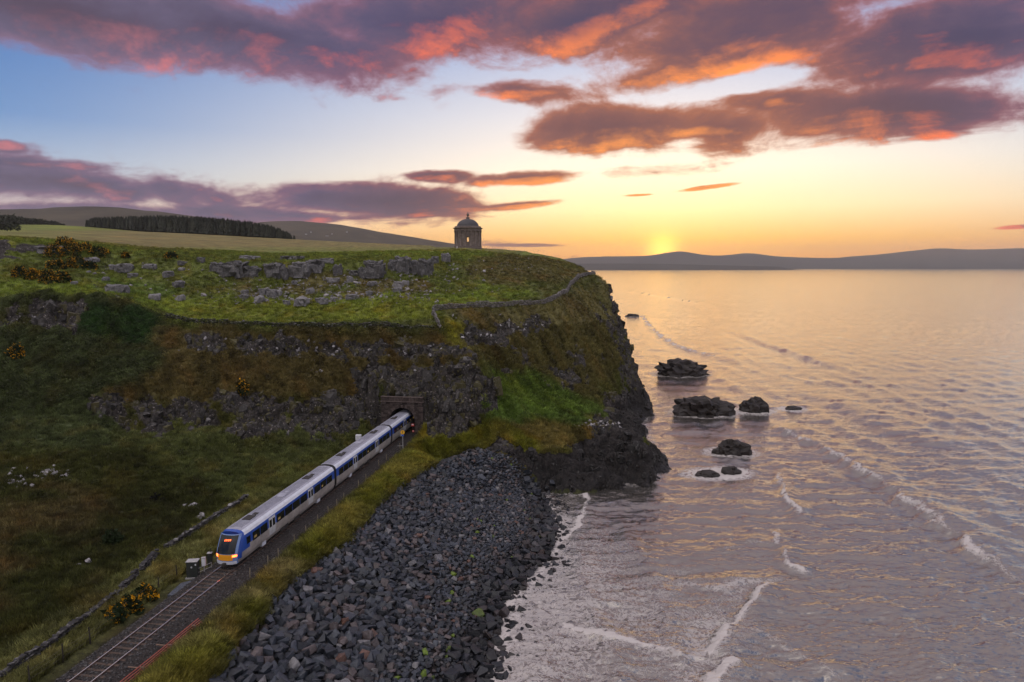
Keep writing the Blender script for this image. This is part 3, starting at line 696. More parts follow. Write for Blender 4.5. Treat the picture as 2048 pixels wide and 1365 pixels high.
    gl = b.node('ShaderNodeBsdfGlossy'); gl.inputs['Color'].default_value = (1.0, 0.94, 0.86, 1); gl.inputs['Roughness'].default_value = 0.10; b.l.new(bn.outputs[0], gl.inputs['Normal'])
    fac = b.m('MULTIPLY', b.m('ADD', 0.24, b.m('MULTIPLY', fr.outputs[0], 1.15), clamp=True), b.m('SUBTRACT', 1.0, b.m('MULTIPLY', ff, 0.85)))
    mx = b.node('ShaderNodeMixShader'); b.put(mx.inputs[0], fac); b.l.new(p.outputs[0], mx.inputs[1]); b.l.new(gl.outputs[0], mx.inputs[2]); b.l.new(mx.outputs[0], o.inputs[0])
    o = new_obj('sea', mesh_np('sea', P, F, True, {'foam': foam}), m); tag(o, kind='structure')
    return o
sea = build_sea()
# ------------------------------------------------------------------ shape helpers
class MB:                       # collects simple solids into one mesh
    def __init__(s): s.v = []; s.f = []
    def add(s, vs, fs):
        n = len(s.v); s.v += [tuple(v) for v in vs]; s.f += [tuple(i + n for i in f) for f in fs]
    def box(s, c, d, rz=0.0, bev=0.0):
        cx, cy, cz = c; hx, hy, hz = d[0] / 2, d[1] / 2, d[2] / 2; ca, sa = math.cos(rz), math.sin(rz)
        if bev <= 0:
            q = [(x, y, z) for z in (-hz, hz) for x, y in ((-hx, -hy), (hx, -hy), (hx, hy), (-hx, hy))]
            f = [(0, 3, 2, 1), (4, 5, 6, 7), (0, 1, 5, 4), (1, 2, 6, 5), (2, 3, 7, 6), (3, 0, 4, 7)]
        else:
            q = []
            for z, k in ((-hz, bev), (-hz + bev, 0), (hz - bev, 0), (hz, bev)):
                for x, y in ((-hx + k, -hy + k), (hx - k, -hy + k), (hx - k, hy - k), (-hx + k, hy - k)): q.append((x, y, z))
            f = [(0, 3, 2, 1), (12, 13, 14, 15)]
            for r_ in range(3):
                for k in range(4): a, b_ = r_ * 4 + k, r_ * 4 + (k + 1) % 4; f.append((a, b_, b_ + 4, a + 4))
        s.add([(cx + x * ca - y * sa, cy + x * sa + y * ca, cz + z) for x, y, z in q], f)
    def tube(s, pts, r, n=8, cap=True):
        pts = [Vector(p) for p in pts]; rs = r if isinstance(r, (list, tuple)) else [r] * len(pts)
        vs = []; m = len(pts)
        for k, p in enumerate(pts):
            t = (pts[min(k + 1, m - 1)] - pts[max(k - 1, 0)]).normalized()
            a = t.cross(Vector((0, 0, 1)));
            if a.length < 1e-3: a = Vector((1, 0, 0))
            a.normalize(); b_ = a.cross(t)
            vs += [p + rs[k] * (math.cos(2 * math.pi * i / n) * a + math.sin(2 * math.pi * i / n) * b_) for i in range(n)]
        fs = [(k * n + i, k * n + (i + 1) % n, (k + 1) * n + (i + 1) % n, (k + 1) * n + i) for k in range(m - 1) for i in range(n)]
        if cap: fs += [tuple(range(n - 1, -1, -1)), tuple((m - 1) * n + i for i in range(n))]
        s.add(vs, fs)
    def lathe(s, prof, n=24, c=(0, 0, 0), cap=True):
        vs = [(c[0] + r * math.cos(2 * math.pi * i / n), c[1] + r * math.sin(2 * math.pi * i / n), c[2] + z) for r, z in prof for i in range(n)]
        m = len(prof)
        fs = [(k * n + i, k * n + (i + 1) % n, (k + 1) * n + (i + 1) % n, (k + 1) * n + i) for k in range(m - 1) for i in range(n)]
        if cap: fs += [tuple(range(n - 1, -1, -1)), tuple((m - 1) * n + i for i in range(n))]
        s.add(vs, fs)
    def mesh(s, name, smooth=False):
        me = bpy.data.meshes.new(name); me.from_pydata(s.v, [], s.f); me.update()
        if smooth: me.polygons.foreach_set('use_smooth', [True] * len(me.polygons))
        return me
    def obj(s, name, mat, parent=None, smooth=False): return new_obj(name, s.mesh(name, smooth), mat, parent)
def empty(name, loc, rz=0.0):
    o = bpy.data.objects.new(name, None); C.objects.link(o); o.location = loc; o.rotation_euler = (0, 0, rz); o.empty_display_size = 0.5; return o
_tt = np.concatenate([np.arange(36, 330, 0.2), np.arange(330, 1500, 2.0)])
def hit(px, py):                # where the photograph's ray meets the ground
    d = ray(px, py); y = _tt; x = d[0] * y / d[1]; z = H + d[2] * y / d[1]
    g = ground_z(x, y); k = np.argmax(z < g)
    if not (z < g).any(): k = -1
    return float(x[k]), float(y[k]), float(max(g[k], 0))
def px_per_m(y): return FPX / y

def hull(seed, n=14, mode='block', ax=(1, 1, 1)):
    r = np.random.default_rng(seed)
    if mode == 'block':
        p = r.uniform(-1, 1, (n, 3)); p = np.sign(p) * np.abs(p) ** 0.45
        p = p / np.maximum(1.0, (np.abs(p) ** 3).sum(1) ** (1 / 3) * 0.86)[:, None]
    else:
        p = r.normal(size=(n, 3)); p /= np.linalg.norm(p, axis=1)[:, None]; p *= r.uniform(0.82, 1.0, (n, 1))
    p = p * np.array(ax)
    bm = bmesh.new(); vs = [bm.verts.new(q) for q in p]
    bmesh.ops.convex_hull(bm, input=vs); bmesh.ops.delete(bm, geom=[v for v in bm.verts if not v.link_faces], context='VERTS')
    bmesh.ops.triangulate(bm, faces=bm.faces); bm.verts.index_update()
    V = np.array([v.co[:] for v in bm.verts]); F = np.array([[v.index for v in f.verts] for f in bm.faces]); bm.free()
    V /= np.abs(V).max(); return V, F
def rand_rot(r, tilt=0.5):
    a, b_, c = r.uniform(0, 6.283), r.normal() * tilt, r.normal() * tilt
    return np.array(Matrix.Rotation(a, 3, 'Z') @ Matrix.Rotation(b_, 3, 'X') @ Matrix.Rotation(c, 3, 'Y'))
class Heap:                     # many small solids joined in one mesh with a tint each
    def __init__(s): s.V = []; s.F = []; s.T = []; s.n = 0
    def add(s, V, F, tint=(0.1, 0.1, 0.1)):
        s.V.append(V); s.F.append(F + s.n); s.T.append(np.tile(tint, (len(V), 1))); s.n += len(V)
    def mesh(s, name, smooth=False): return mesh_np(name, np.concatenate(s.V), np.concatenate(s.F), smooth, {'tint': np.concatenate(s.T)})

def stone_material(name, lichen=0.0, gloss=0.75, wet_line=False, vein=1.0):
    m, b, p, o = material(name)
    pos = b.node('ShaderNodeNewGeometry').outputs['Position']
    info = b.node('ShaderNodeObjectInfo')
    t = b.mix(1.0, attr(b, 'tint', 'Color'), info.outputs['Color'], 'ADD')
    n = b.noise(pos, 3.0, 4, 0.7, 0.3)
    k = b.ss(n, 0.28, 0.72, 0.55, 1.5, 'LINEAR')
    c = b.mix(1.0, t, b.comb(k, k, k), 'MULTIPLY')
    if lichen > 0: c = b.mix(b.m('MULTIPLY', b.ss(b.noise(pos, 1.9, 3, 0.7), 0.52, 0.66), lichen), c, (0.38, 0.36, 0.35))
    b.put(p.inputs['Base Color'], c)
    if wet_line:
        z = b.sep(pos)[2]; wet = b.m('SUBTRACT', 1.0, b.ss(z, 0.5, 1.6))
        b.put(p.inputs['Roughness'], b.mixf(wet, gloss, 0.3))
        b.put(p.inputs['Base Color'], b.mix(b.m('MULTIPLY', wet, 0.5), c, (0.012, 0.011, 0.012)))
    else: p.inputs['Roughness'].default_value = gloss
    p.inputs['Specular IOR Level'].default_value = 0.35
    bump(b, p, n, 0.6 * vein, 0.12)
    return m
M_basalt = stone_material('basalt_boulder', 0.0, 0.36, True)
M_lime = stone_material('pale_outcrop_stone', 0.30, 0.9)
M_wallstone = stone_material('dry_stone', 0.35, 0.9)
M_searock = stone_material('wave_washed_rock', 0.0, 0.5)

# ------------------------------------------------------------------ rock armour and shingle beach
def build_armour():
    r = np.random.default_rng(21)
    xs = [p[0] for p in stone_poly]; ys = [p[1] for p in stone_poly]
    N = 120000
    cx = r.uniform(-36, 14, N); cy = r.uniform(40, 118, N)
    ok = in_poly([p[:2] for p in stone_poly], cx, cy); cx, cy = cx[ok], cy[ok]
    # a fringe of stones out in the shallows
    sx = []; 
    for p, q in zip(SHORE[:-1], SHORE[1:]):
        for _ in range(26): t = r.uniform(); sx.append((p[0] + t * (q[0] - p[0]) + abs(r.normal()) * 1.6 + 0.1, p[1] + t * (q[1] - p[1]) + r.normal() * 0.7))
    for _ in range(34): q = pz(r.uniform(1085, 1150), r.uniform(985, 1135), 0); sx.append((q[0], q[1]))
    cx = np.concatenate([cx, [s_[0] for s_ in sx]]); cy = np.concatenate([cy, [s_[1] for s_ in sx]])
    dg, _, _ = line_dist(GRASS_EDGE, cx, cy); ds, _, _ = line_dist(SHORE, cx, cy)
    t = dg / (dg + ds + 1e-6) + 0.05 * perlin2(cx * 0.2, cy * 0.2)
    outside = ~in_poly([p[:2] for p in stone_poly], cx, cy)
    big = 0.62 + 0.17 * sstep(90, 55, cy)
    size = np.where(t < 0.55, big * r.uniform(0.62, 1.25, len(cx)), np.where(t < 0.78, r.uniform(0.40, 0.66, len(cx)), r.uniform(0.36, 0.62, len(cx))))
    mid = sstep(0.42, 0.62, t) * sstep(70, 85, cy); size = size * (1 - 0.12 * mid)
    size = np.where((t > 0.86) & (r.uniform(size=len(cx)) < 0.22), r.uniform(0.7, 1.15, len(cx)), size)
    size = np.where(outside, r.uniform(0.5, 1.0, len(cx)), size)
    order = np.argsort(-size + r.uniform(0, 0.45, len(size)))
    grid = {}; kept = []
    cell = 0.75
    for k in order:
        x, y, s_ = cx[k], cy[k], size[k]; gi, gj = int(x // cell), int(y // cell); good = True
        for a in (-1, 0, 1):
            for c in (-1, 0, 1):
                for (x2, y2, s2) in grid.get((gi + a, gj + c), ()):
                    if (x - x2) ** 2 + (y - y2) ** 2 < (0.36 * (s_ + s2)) ** 2: good = False; break
                if not good: break
            if not good: break
        if good: grid.setdefault((gi, gj), []).append((x, y, s_)); kept.append(k)
    kept = np.array(kept)
    shapes = [hull(100 + k, 17, 'block', (1, r.uniform(0.62, 0.95), r.uniform(0.5, 0.8))) for k in range(16)]
    rounds = [hull(200 + k, 18, 'round', (1, r.uniform(0.7, 0.95), r.uniform(0.55, 0.8))) for k in range(8)]
    gz = ground_z(cx[kept], cy[kept])
    vis = size[kept] / np.hypot(cx[kept], cy[kept]); px_, py_ = project(np.stack([cx[kept], cy[kept], gz], 1))
    vis = np.where((px_ > 5) & (px_ < 2040) & (py_ < 1360), vis, 0)
    top = set(np.argsort(-vis)[:300].tolist())
    root = empty('rock_armour', (float(cx[kept].mean()), float(cy[kept].mean()), 0)); tag(root, kind='structure')
    heap = Heap(); meshes = {}
    for q, k in enumerate(kept):
        s_ = size[k]; u = r.uniform()
        tint = np.array([0.027, 0.031, 0.040]) * r.uniform(0.4, 1.7)
        if u < 0.16: tint = np.array([0.072, 0.058, 0.058]) * r.uniform(0.7, 1.3)
        elif u < 0.172: tint = np.array([0.12, 0.065, 0.05]) * r.uniform(0.7, 1.1)
        elif u < 0.21: tint = np.array([0.13, 0.125, 0.13])
        elif u < 0.34: tint = np.array([0.024, 0.026, 0.030])
        if t[k] > 0.55 and t[k] < 0.9 and r.uniform() < 0.012: tint = np.array([0.10, 0.15, 0.015])
        if t[k] > 0.8: tint = tint * 0.6
        pool = rounds if (s_ < 0.62 and r.uniform() < 0.7) else shapes
        vi = r.integers(len(pool)); V, F = pool[vi]
        sc = s_ * 0.62 * np.array([1, 1, r.uniform(0.8, 1.15)]); rot = rand_rot(r, 0.38)
        z0 = max(float(gz[q]), -0.25) + s_ * r.uniform(0.06, 0.24)
        if q in top:
            key = (id(pool), int(vi))
            if key not in meshes:
                meshes[key] = mesh_np('boulder', V, F); meshes[key].materials.append(M_basalt)
            o = bpy.data.objects.new('boulder', meshes[key]); C.objects.link(o); o.parent = root
            o.matrix_parent_inverse = Matrix.Translation(root.location).inverted()
            o.matrix_basis = Matrix.Translation((cx[k], cy[k], z0)) @ Matrix([list(a) + [0] for a in rot] + [[0, 0, 0, 1]]) @ Matrix.Diagonal((*sc, 1))
            o.color = (*[float(a) for a in tint], 1)
        else:
            heap.add((V * sc) @ rot.T + np.array([cx[k], cy[k], z0]), F, tint)
    o = new_obj('loose_stones', heap.mesh('loose_stones'), M_basalt, root); o.matrix_parent_inverse = Matrix.Translation(root.location).inverted()
    o.color = (0, 0, 0, 1); o['kind'] = 'stuff'
    print('armour', len(kept), 'tris', sum(len(f) for f in heap.F))
build_armour()

# ------------------------------------------------------------------ rocks in the sea, crags, outcrops
def lump(name, seed, loc, rx, ry, h, mat, tint, detail=1.0, sub=4, box=1.0):
    bm = bmesh.new(); bmesh.ops.create_icosphere(bm, subdivisions=sub, radius=1.0)
    V = np.array([v.co[:] for v in bm.verts]); F = np.array([[v.index for v in f.verts] for f in bm.faces]); bm.free()
    if box < 1: V = np.sign(V) * np.abs(V) ** box; V = V / (np.abs(V) ** 5).sum(1)[:, None] ** 0.2 * 0.5 + V * 0.5 / np.abs(V).max()
    q = V * np.array([rx, ry, h]) * 0.9
    d1, d2, cid = cells(q * 0.62 + seed * 7.7); e1, e2, eid = cells(q * 1.5 + seed * 3.1)
    k = 1 + 0.26 * detail * ((cid % 53) / 53 - 0.5) + 0.16 * detail * ((eid % 47) / 47 - 0.5) - 0.10 * detail * np.exp(-(d2 - d1) * 8) + 0.12 * detail * fbm(q * 0.9 + seed, 2)
    W = V * k[:, None]; W[:, 2] = np.sign(W[:, 2]) * np.abs(W[:, 2]) ** 0.8
    W = W * np.array([rx, ry, h]); W[:, 2] = np.maximum(W[:, 2], -0.6 * h)
    me = mesh_np(name, W, F, False); o = new_obj(name, me, mat); o.location = loc; o.color = (*tint, 1); return o
sea_labels = ['large dark craggy rock standing in the sea nearest the headland cliff', 'long flat-topped dark rock in the sea, the widest of the group', 'wedge-shaped dark rock just right of the widest sea rock', 'broken dark rock with a low ledge, in front of the wide sea rock',
              'low wave-washed rock, the nearer left one of the small pair', 'small jagged rock beside the lowest rock of the pair', 'low awash rock farthest right in the sea group', 'tiny dark rock far out beside the foot of the cliff']
for k, ((a, c), rx, ry, hh) in enumerate(SEA_ROCKS):
    q = pz(a, c, 0)
    o = lump('sea_rock', 3 + k, (q[0], q[1] + ry * 0.8, -0.1), rx, ry, hh, M_searock, (0.020, 0.015, 0.013), 1.5, 4 if k < 4 else 3)
    tag(o, sea_labels[k], 'rock', 'rocks in the sea off the headland')

OUTCROPS = [(460, 556, 48, 32), (499, 556, 26, 28), (430, 544, 20, 24), (545, 554, 32, 34), (565, 559, 16, 26), (580, 558, 17, 30), (600, 556, 28, 38), (625, 547, 32, 30), (650, 527, 24, 12), (674, 556, 15, 28), (707, 553, 20, 10),
            (728, 558, 18, 28), (748, 556, 32, 38), (786, 545, 17, 28), (806, 548, 26, 32), (832, 553, 26, 34), (851, 552, 24, 40), (870, 528, 14, 18), (892, 526, 14, 20), (495, 520, 26, 11), (580, 520, 32, 9), (399, 526, 14, 15), (90, 506, 46, 18)]
ordn = ['first', 'second', 'third', 'fourth', 'fifth', 'sixth', 'seventh', 'eighth', 'ninth', 'tenth', 'eleventh', 'twelfth', 'thirteenth', 'fourteenth', 'fifteenth', 'sixteenth', 'seventeenth', 'eighteenth', 'nineteenth', 'twentieth',
        'twenty-first', 'twenty-second', 'twenty-third', 'twenty-fourth', 'twenty-fifth', 'twenty-sixth', 'twenty-seventh', 'twenty-eighth', 'twenty-ninth', 'thirtieth', 'thirty-first', 'thirty-second', 'thirty-third', 'thirty-fourth', 'thirty-fifth', 'thirty-sixth', 'thirty-seventh', 'thirty-eighth', 'thirty-ninth', 'fortieth']
for k, (a, c, w_, h_) in enumerate(sorted(OUTCROPS)):
    x, y, z = hit(a, c); ppm = px_per_m(y); w = w_ / ppm * 0.60; hh = h_ / ppm * 0.62
    g = 0.085 + 0.05 * random.random()
    hh *= random.uniform(0.8, 1.15); o = lump('rock_outcrop', 40 + k, (x, y + w * 0.35 + random.uniform(-0.6, 1.2), z + hh * random.uniform(0.35, 0.6)), w, w * 0.8, hh, M_lime, (g, g * 0.95, g * 0.95), 1.7, 4, 0.5)
    o.rotation_euler = (0, 0, random.uniform(-0.4, 0.4))
    tag(o, 'grey outcrop block on the rim above the boulder slope, %s from the left' % ordn[k], 'rock', 'blocks of the rock outcrop under the plateau rim')
BOULDERS = [(231, 587, 33, 20), (247, 545, 26, 19), (227, 540, 15, 11), (183, 526, 22, 12), (210, 562, 11, 8), (264, 556, 14, 10), (295, 537, 14, 9), (147, 570, 11, 8), (177, 547, 10, 6), (364, 531, 17, 9), (362, 542, 14, 7), (335, 555, 17, 13), (354, 575, 21, 14), (309, 600, 20, 13), (359, 602, 14, 12), (301, 539, 17, 11), (340, 634, 13, 6),
            (487, 599, 17, 11), (489, 589, 13, 9), (518, 606, 19, 15), (527, 590, 18, 14), (545, 595, 19, 17), (558, 593, 11, 13), (603, 612, 27, 18), (574, 611, 13, 11), (643, 608, 19, 13), (667, 603, 15, 11), (701, 601, 19, 13), (738, 591, 15, 10), (796, 576, 19, 15), (811, 573, 13, 13), (796, 585, 17, 11), (619, 588, 13, 11), (743, 573, 17, 11), (664, 566, 21, 11), (700, 566, 11, 15), (588, 569, 11, 9)]
for k, (a, c, w_, h_) in enumerate(sorted(BOULDERS)):
    x, y, z = hit(a, c); ppm = px_per_m(y); w = w_ / ppm * 0.58; hh = h_ / ppm * 0.6
    g = 0.12 + 0.07 * random.random()
    o = lump('boulder', 90 + k, (x, y + w * 0.3, z + hh * 0.5), w, w * 0.85, hh, M_lime, (g, g * 0.95, g * 0.96), 1.5, 3, 0.6)
    o.rotation_euler = (0, 0, random.uniform(0, 3))
    lab = 'large rounded grey boulder alone on the grass above the left cliff edge' if (a, c) == (231, 587) else 'pale boulder lying on the grass slope below the outcrop, %s from the left' % ordn[k]
    tag(o, lab, 'boulder', 'boulders on the slope below the outcrop')
def scree():
    r = np.random.default_rng(31); heap = Heap(); sh = [hull(300 + k, 12, 'block', (1, .8, .65)) for k in range(8)]
    spots = [((420, 900), (540, 610), 420), ((640, 860), (560, 600), 300), ((860, 1010), (540, 590), 60), ((180, 420), (520, 610), 70), ((480, 700), (570, 608), 220), ((890, 1100), (515, 545), 70), ((500, 560), (575, 605), 50), ((30, 120), (960, 990), 0)]
    for (x0, x1), (y0, y1), n in spots:
        for _ in range(n):
            x, y, z = hit(r.uniform(x0, x1), r.uniform(y0, y1)); s_ = float(np.exp(r.normal(-1.05, 0.42)))
            V, F = sh[r.integers(8)]; g = r.uniform(0.16, 0.30)
            heap.add((V * s_ * 0.6) @ rand_rot(r).T + np.array([x, y, z + 0.1 * s_]), F, (g, g * 0.93, g * 0.94))
    for cx_, cy_, n, sp in ((30, 968, 14, 18), (100, 945, 26, 22), (60, 955, 14, 40), (400, 1035, 7, 8), (385, 1012, 5, 6), (640, 745, 8, 7), (170, 1130, 2, 6), (780, 700, 22, 60), (640, 700, 18, 40), (430, 695, 14, 50), (905, 640, 4, 8), (40, 640, 14, 20), (940, 672, 16, 22), (1060, 645, 18, 30), (1215, 850, 24, 14), (1180, 850, 20, 14)):
        for _ in range(n):
            x, y, z = hit(cx_ + r.normal() * sp, cy_ + r.normal() * sp * 0.3); s_ = r.uniform(0.25, 0.7)
            V, F = sh[r.integers(8)]; g = r.uniform(0.2, 0.36)
            heap.add((V * s_ * 0.6) @ rand_rot(r).T + np.array([x, y, z + 0.1 * s_]), F, (g, g * 0.94, g * 0.96))
    o = new_obj('scattered_stones', heap.mesh('scattered_stones'), M_lime); o.color = (0, 0, 0, 1)
    tag(o, 'small pale stones strewn over the grassy slopes', 'stones', kind='stuff')
scree()
def crags():                    # broken faces of the basalt cliff
    r = np.random.default_rng(33); heap = Heap(); sh = [hull(400 + k, 14, 'block', (r.uniform(.6, .9), r.uniform(.6, .9), 1)) for k in range(14)]
    A = np.sqrt(1 + slope ** 2) * rock; cellarea = np.outer(np.gradient(GY), np.gradient(GX)).ravel()
    pr = A * cellarea * ((VY < 215) & (VX > -110) & (VX < 48) & (VZ > 0.2) & (PX > -60)); pr /= pr.sum()
    ids = r.choice(len(VX), 5200, p=pr)
    for k in ids:
        s_ = float(np.exp(r.normal(-0.35, 0.45))); V, F = sh[r.integers(14)]
        lowz = VZ[k] < 6.5
        g = r.uniform(0.016, 0.056) if not lowz else r.uniform(0.008, 0.020)
        tint = np.array([g, g * 0.91, g * 0.84])
        if lowz and r.uniform() < 0.6: continue
        if not lowz and r.uniform() < 0.06: tint = np.array([0.18, 0.17, 0.165]) * r.uniform(0.6, 1.1); s_ *= 0.6
        if not lowz and r.uniform() < 0.38: tint = np.array([0.062, 0.054, 0.020]) * r.uniform(0.6, 1.2)
        heap.add((V * s_ * np.array([.62, .62, .70])) @ rand_rot(r, 0.22).T + P3[k] - nrm[k] * s_ * 0.30, F, tint)
    o = new_obj('cliff_rocks', heap.mesh('cliff_rocks'), M_crag); o.color = (0, 0, 0, 1); tag(o, 'broken dark basalt blocks and ledges of the cliff faces', 'rocks', kind='stuff')
M_crag = stone_material('cliff_basalt', 0.16, 0.85)
crags()

# ------------------------------------------------------------------ dry stone walls
def stone_wall(name, line, height, thick, mat, tint, seed, nparts=0, gaps=(), clen=0.42, chh=0.24, mossy=0.0):
    r = np.random.default_rng(seed); ln = smooth_line(line, 0.5); heap = Heap()
    seg = np.linalg.norm(np.diff(ln[:, :2], axis=0), axis=1); cum = np.concatenate([[0], np.cumsum(seg)]); L_ = cum[-1]
    mid = ln[len(ln) // 2]; root = empty(name, (float(mid[0]), float(mid[1]), float(ground_z([mid[0]], [mid[1]])[0])))
    inv = Matrix.Translation(root.location).inverted()
    sh = [hull(seed * 10 + k, 12, 'block', (1, .9, .8)) for k in range(7)]; ms = []
    for V, F in sh: me = mesh_np('stone', V, F); me.materials.append(mat); ms.append(me)
    items = []
    rows = int(height / chh)
    for row in range(rows + 1):
        s_ = r.uniform(0, clen)
        while s_ < L_:
            l_ = clen * r.uniform(0.6, 1.35)
            sm = s_ + l_ / 2
            x = np.interp(sm, cum, ln[:, 0]); y = np.interp(sm, cum, ln[:, 1]); k = min(np.searchsorted(cum, sm), len(ln) - 1)
            ang = math.atan2(ln[k][1] - ln[k - 1][1], ln[k][0] - ln[k - 1][0])
            gap = any(a < sm / L_ < b_ for a, b_ in gaps); crumble = 0.8 + 0.35 * float(perlin2(np.array([sm * 0.15]), np.array([seed * 1.7]))[0])
            if (not gap or (row == 0 and r.uniform() < 0.3)) and row * chh < height * crumble:
                th = thick * (1.12 - 0.25 * row / max(rows, 1)) * r.uniform(0.9, 1.1)
                items.append((x + r.normal() * 0.03, y + r.normal() * 0.03, row * chh + chh * 0.45 + r.normal() * 0.02, ang + r.normal() * 0.06, l_, th, chh * r.uniform(0.95, 1.3)))
            s_ += l_
    gz = ground_z([i[0] for i in items], [i[1] for i in items])
    vis = np.array([1 / math.hypot(i[0], i[1]) for i in items]); px_, py_ = project(np.array([(i[0], i[1], g) for i, g in zip(items, gz)]))
    vis = np.where((px_ > 3) & (px_ < 2045) & (py_ < 1362), vis, 0); top = set(np.argsort(-vis)[:nparts].tolist())
    for q, (x, y, dz, ang, l_, th, hh) in enumerate(items):
        t = np.array(tint) * r.uniform(0.55, 1.4)
        if mossy and r.uniform() < mossy: t = np.array([0.032, 0.038, 0.012]) * r.uniform(0.6, 1.4)
        elif r.uniform() < 0.06: t = np.array([0.20, 0.19, 0.19])
        rot = Matrix.Rotation(ang, 3, 'Z') @ Matrix.Rotation(r.normal() * 0.06, 3, 'X') @ Matrix.Rotation(r.normal() * 0.06, 3, 'Y'); sc = np.array([l_ * 0.56, th * 0.5, hh * 0.56]); vi = r.integers(7)
        z = float(gz[q]) + dz
        if q in top:
            o = bpy.data.objects.new('stone', ms[vi]); C.objects.link(o); o.parent = root; o.matrix_parent_inverse = inv
            o.matrix_basis = Matrix.Translation((x, y, z)) @ rot.to_4x4() @ Matrix.Diagonal((*sc, 1)); o.color = (*[float(a) for a in t], 1)
        else:
            V, F = sh[vi]; heap.add((V * sc) @ np.array(rot).T + np.array([x, y, z]), F, t)
    if heap.n:
        o = new_obj('stonework', heap.mesh('stonework'), mat, root); o.matrix_parent_inverse = inv; o.color = (0, 0, 0, 1); o['kind'] = 'stuff'
    return root
w = stone_wall('dry_stone_wall', [pY(*c)[:2] for c in WALL2_PX], 1.35, 0.6, M_wallstone, (0.15, 0.135, 0.125), 3)
tag(w, 'grey dry stone wall curving up along the headland edge towards the sea', 'stone wall')
w = stone_wall('dry_stone_wall', [pY(a, b_ + 1, c - 0.2)[:2] for a, b_, c in CREST_PX[6:]], 1.55, 0.7, M_wallstone, (0.042, 0.038, 0.030), 4, mossy=0.72)
tag(w, 'dark overgrown wall along the straight edge of the grass terrace', 'stone wall')
FIELDWALL = [pz(a, b_, 7.3)[:2] for a, b_ in ((-60, 1400), (30, 1340), (100, 1296), (165, 1248), (212, 1208), (262, 1172), (310, 1128), (345, 1100), (400, 1065), (450, 1032), (492, 1006))]
w = stone_wall('dry_stone_wall', FIELDWALL, 1.05, 0.75, M_wallstone, (0.030, 0.028, 0.029), 5, nparts=220, gaps=((0.455, 0.475), (0.56, 0.60)))
tag(w, 'tumbled dark field wall running beside the railway on the left', 'stone wall')

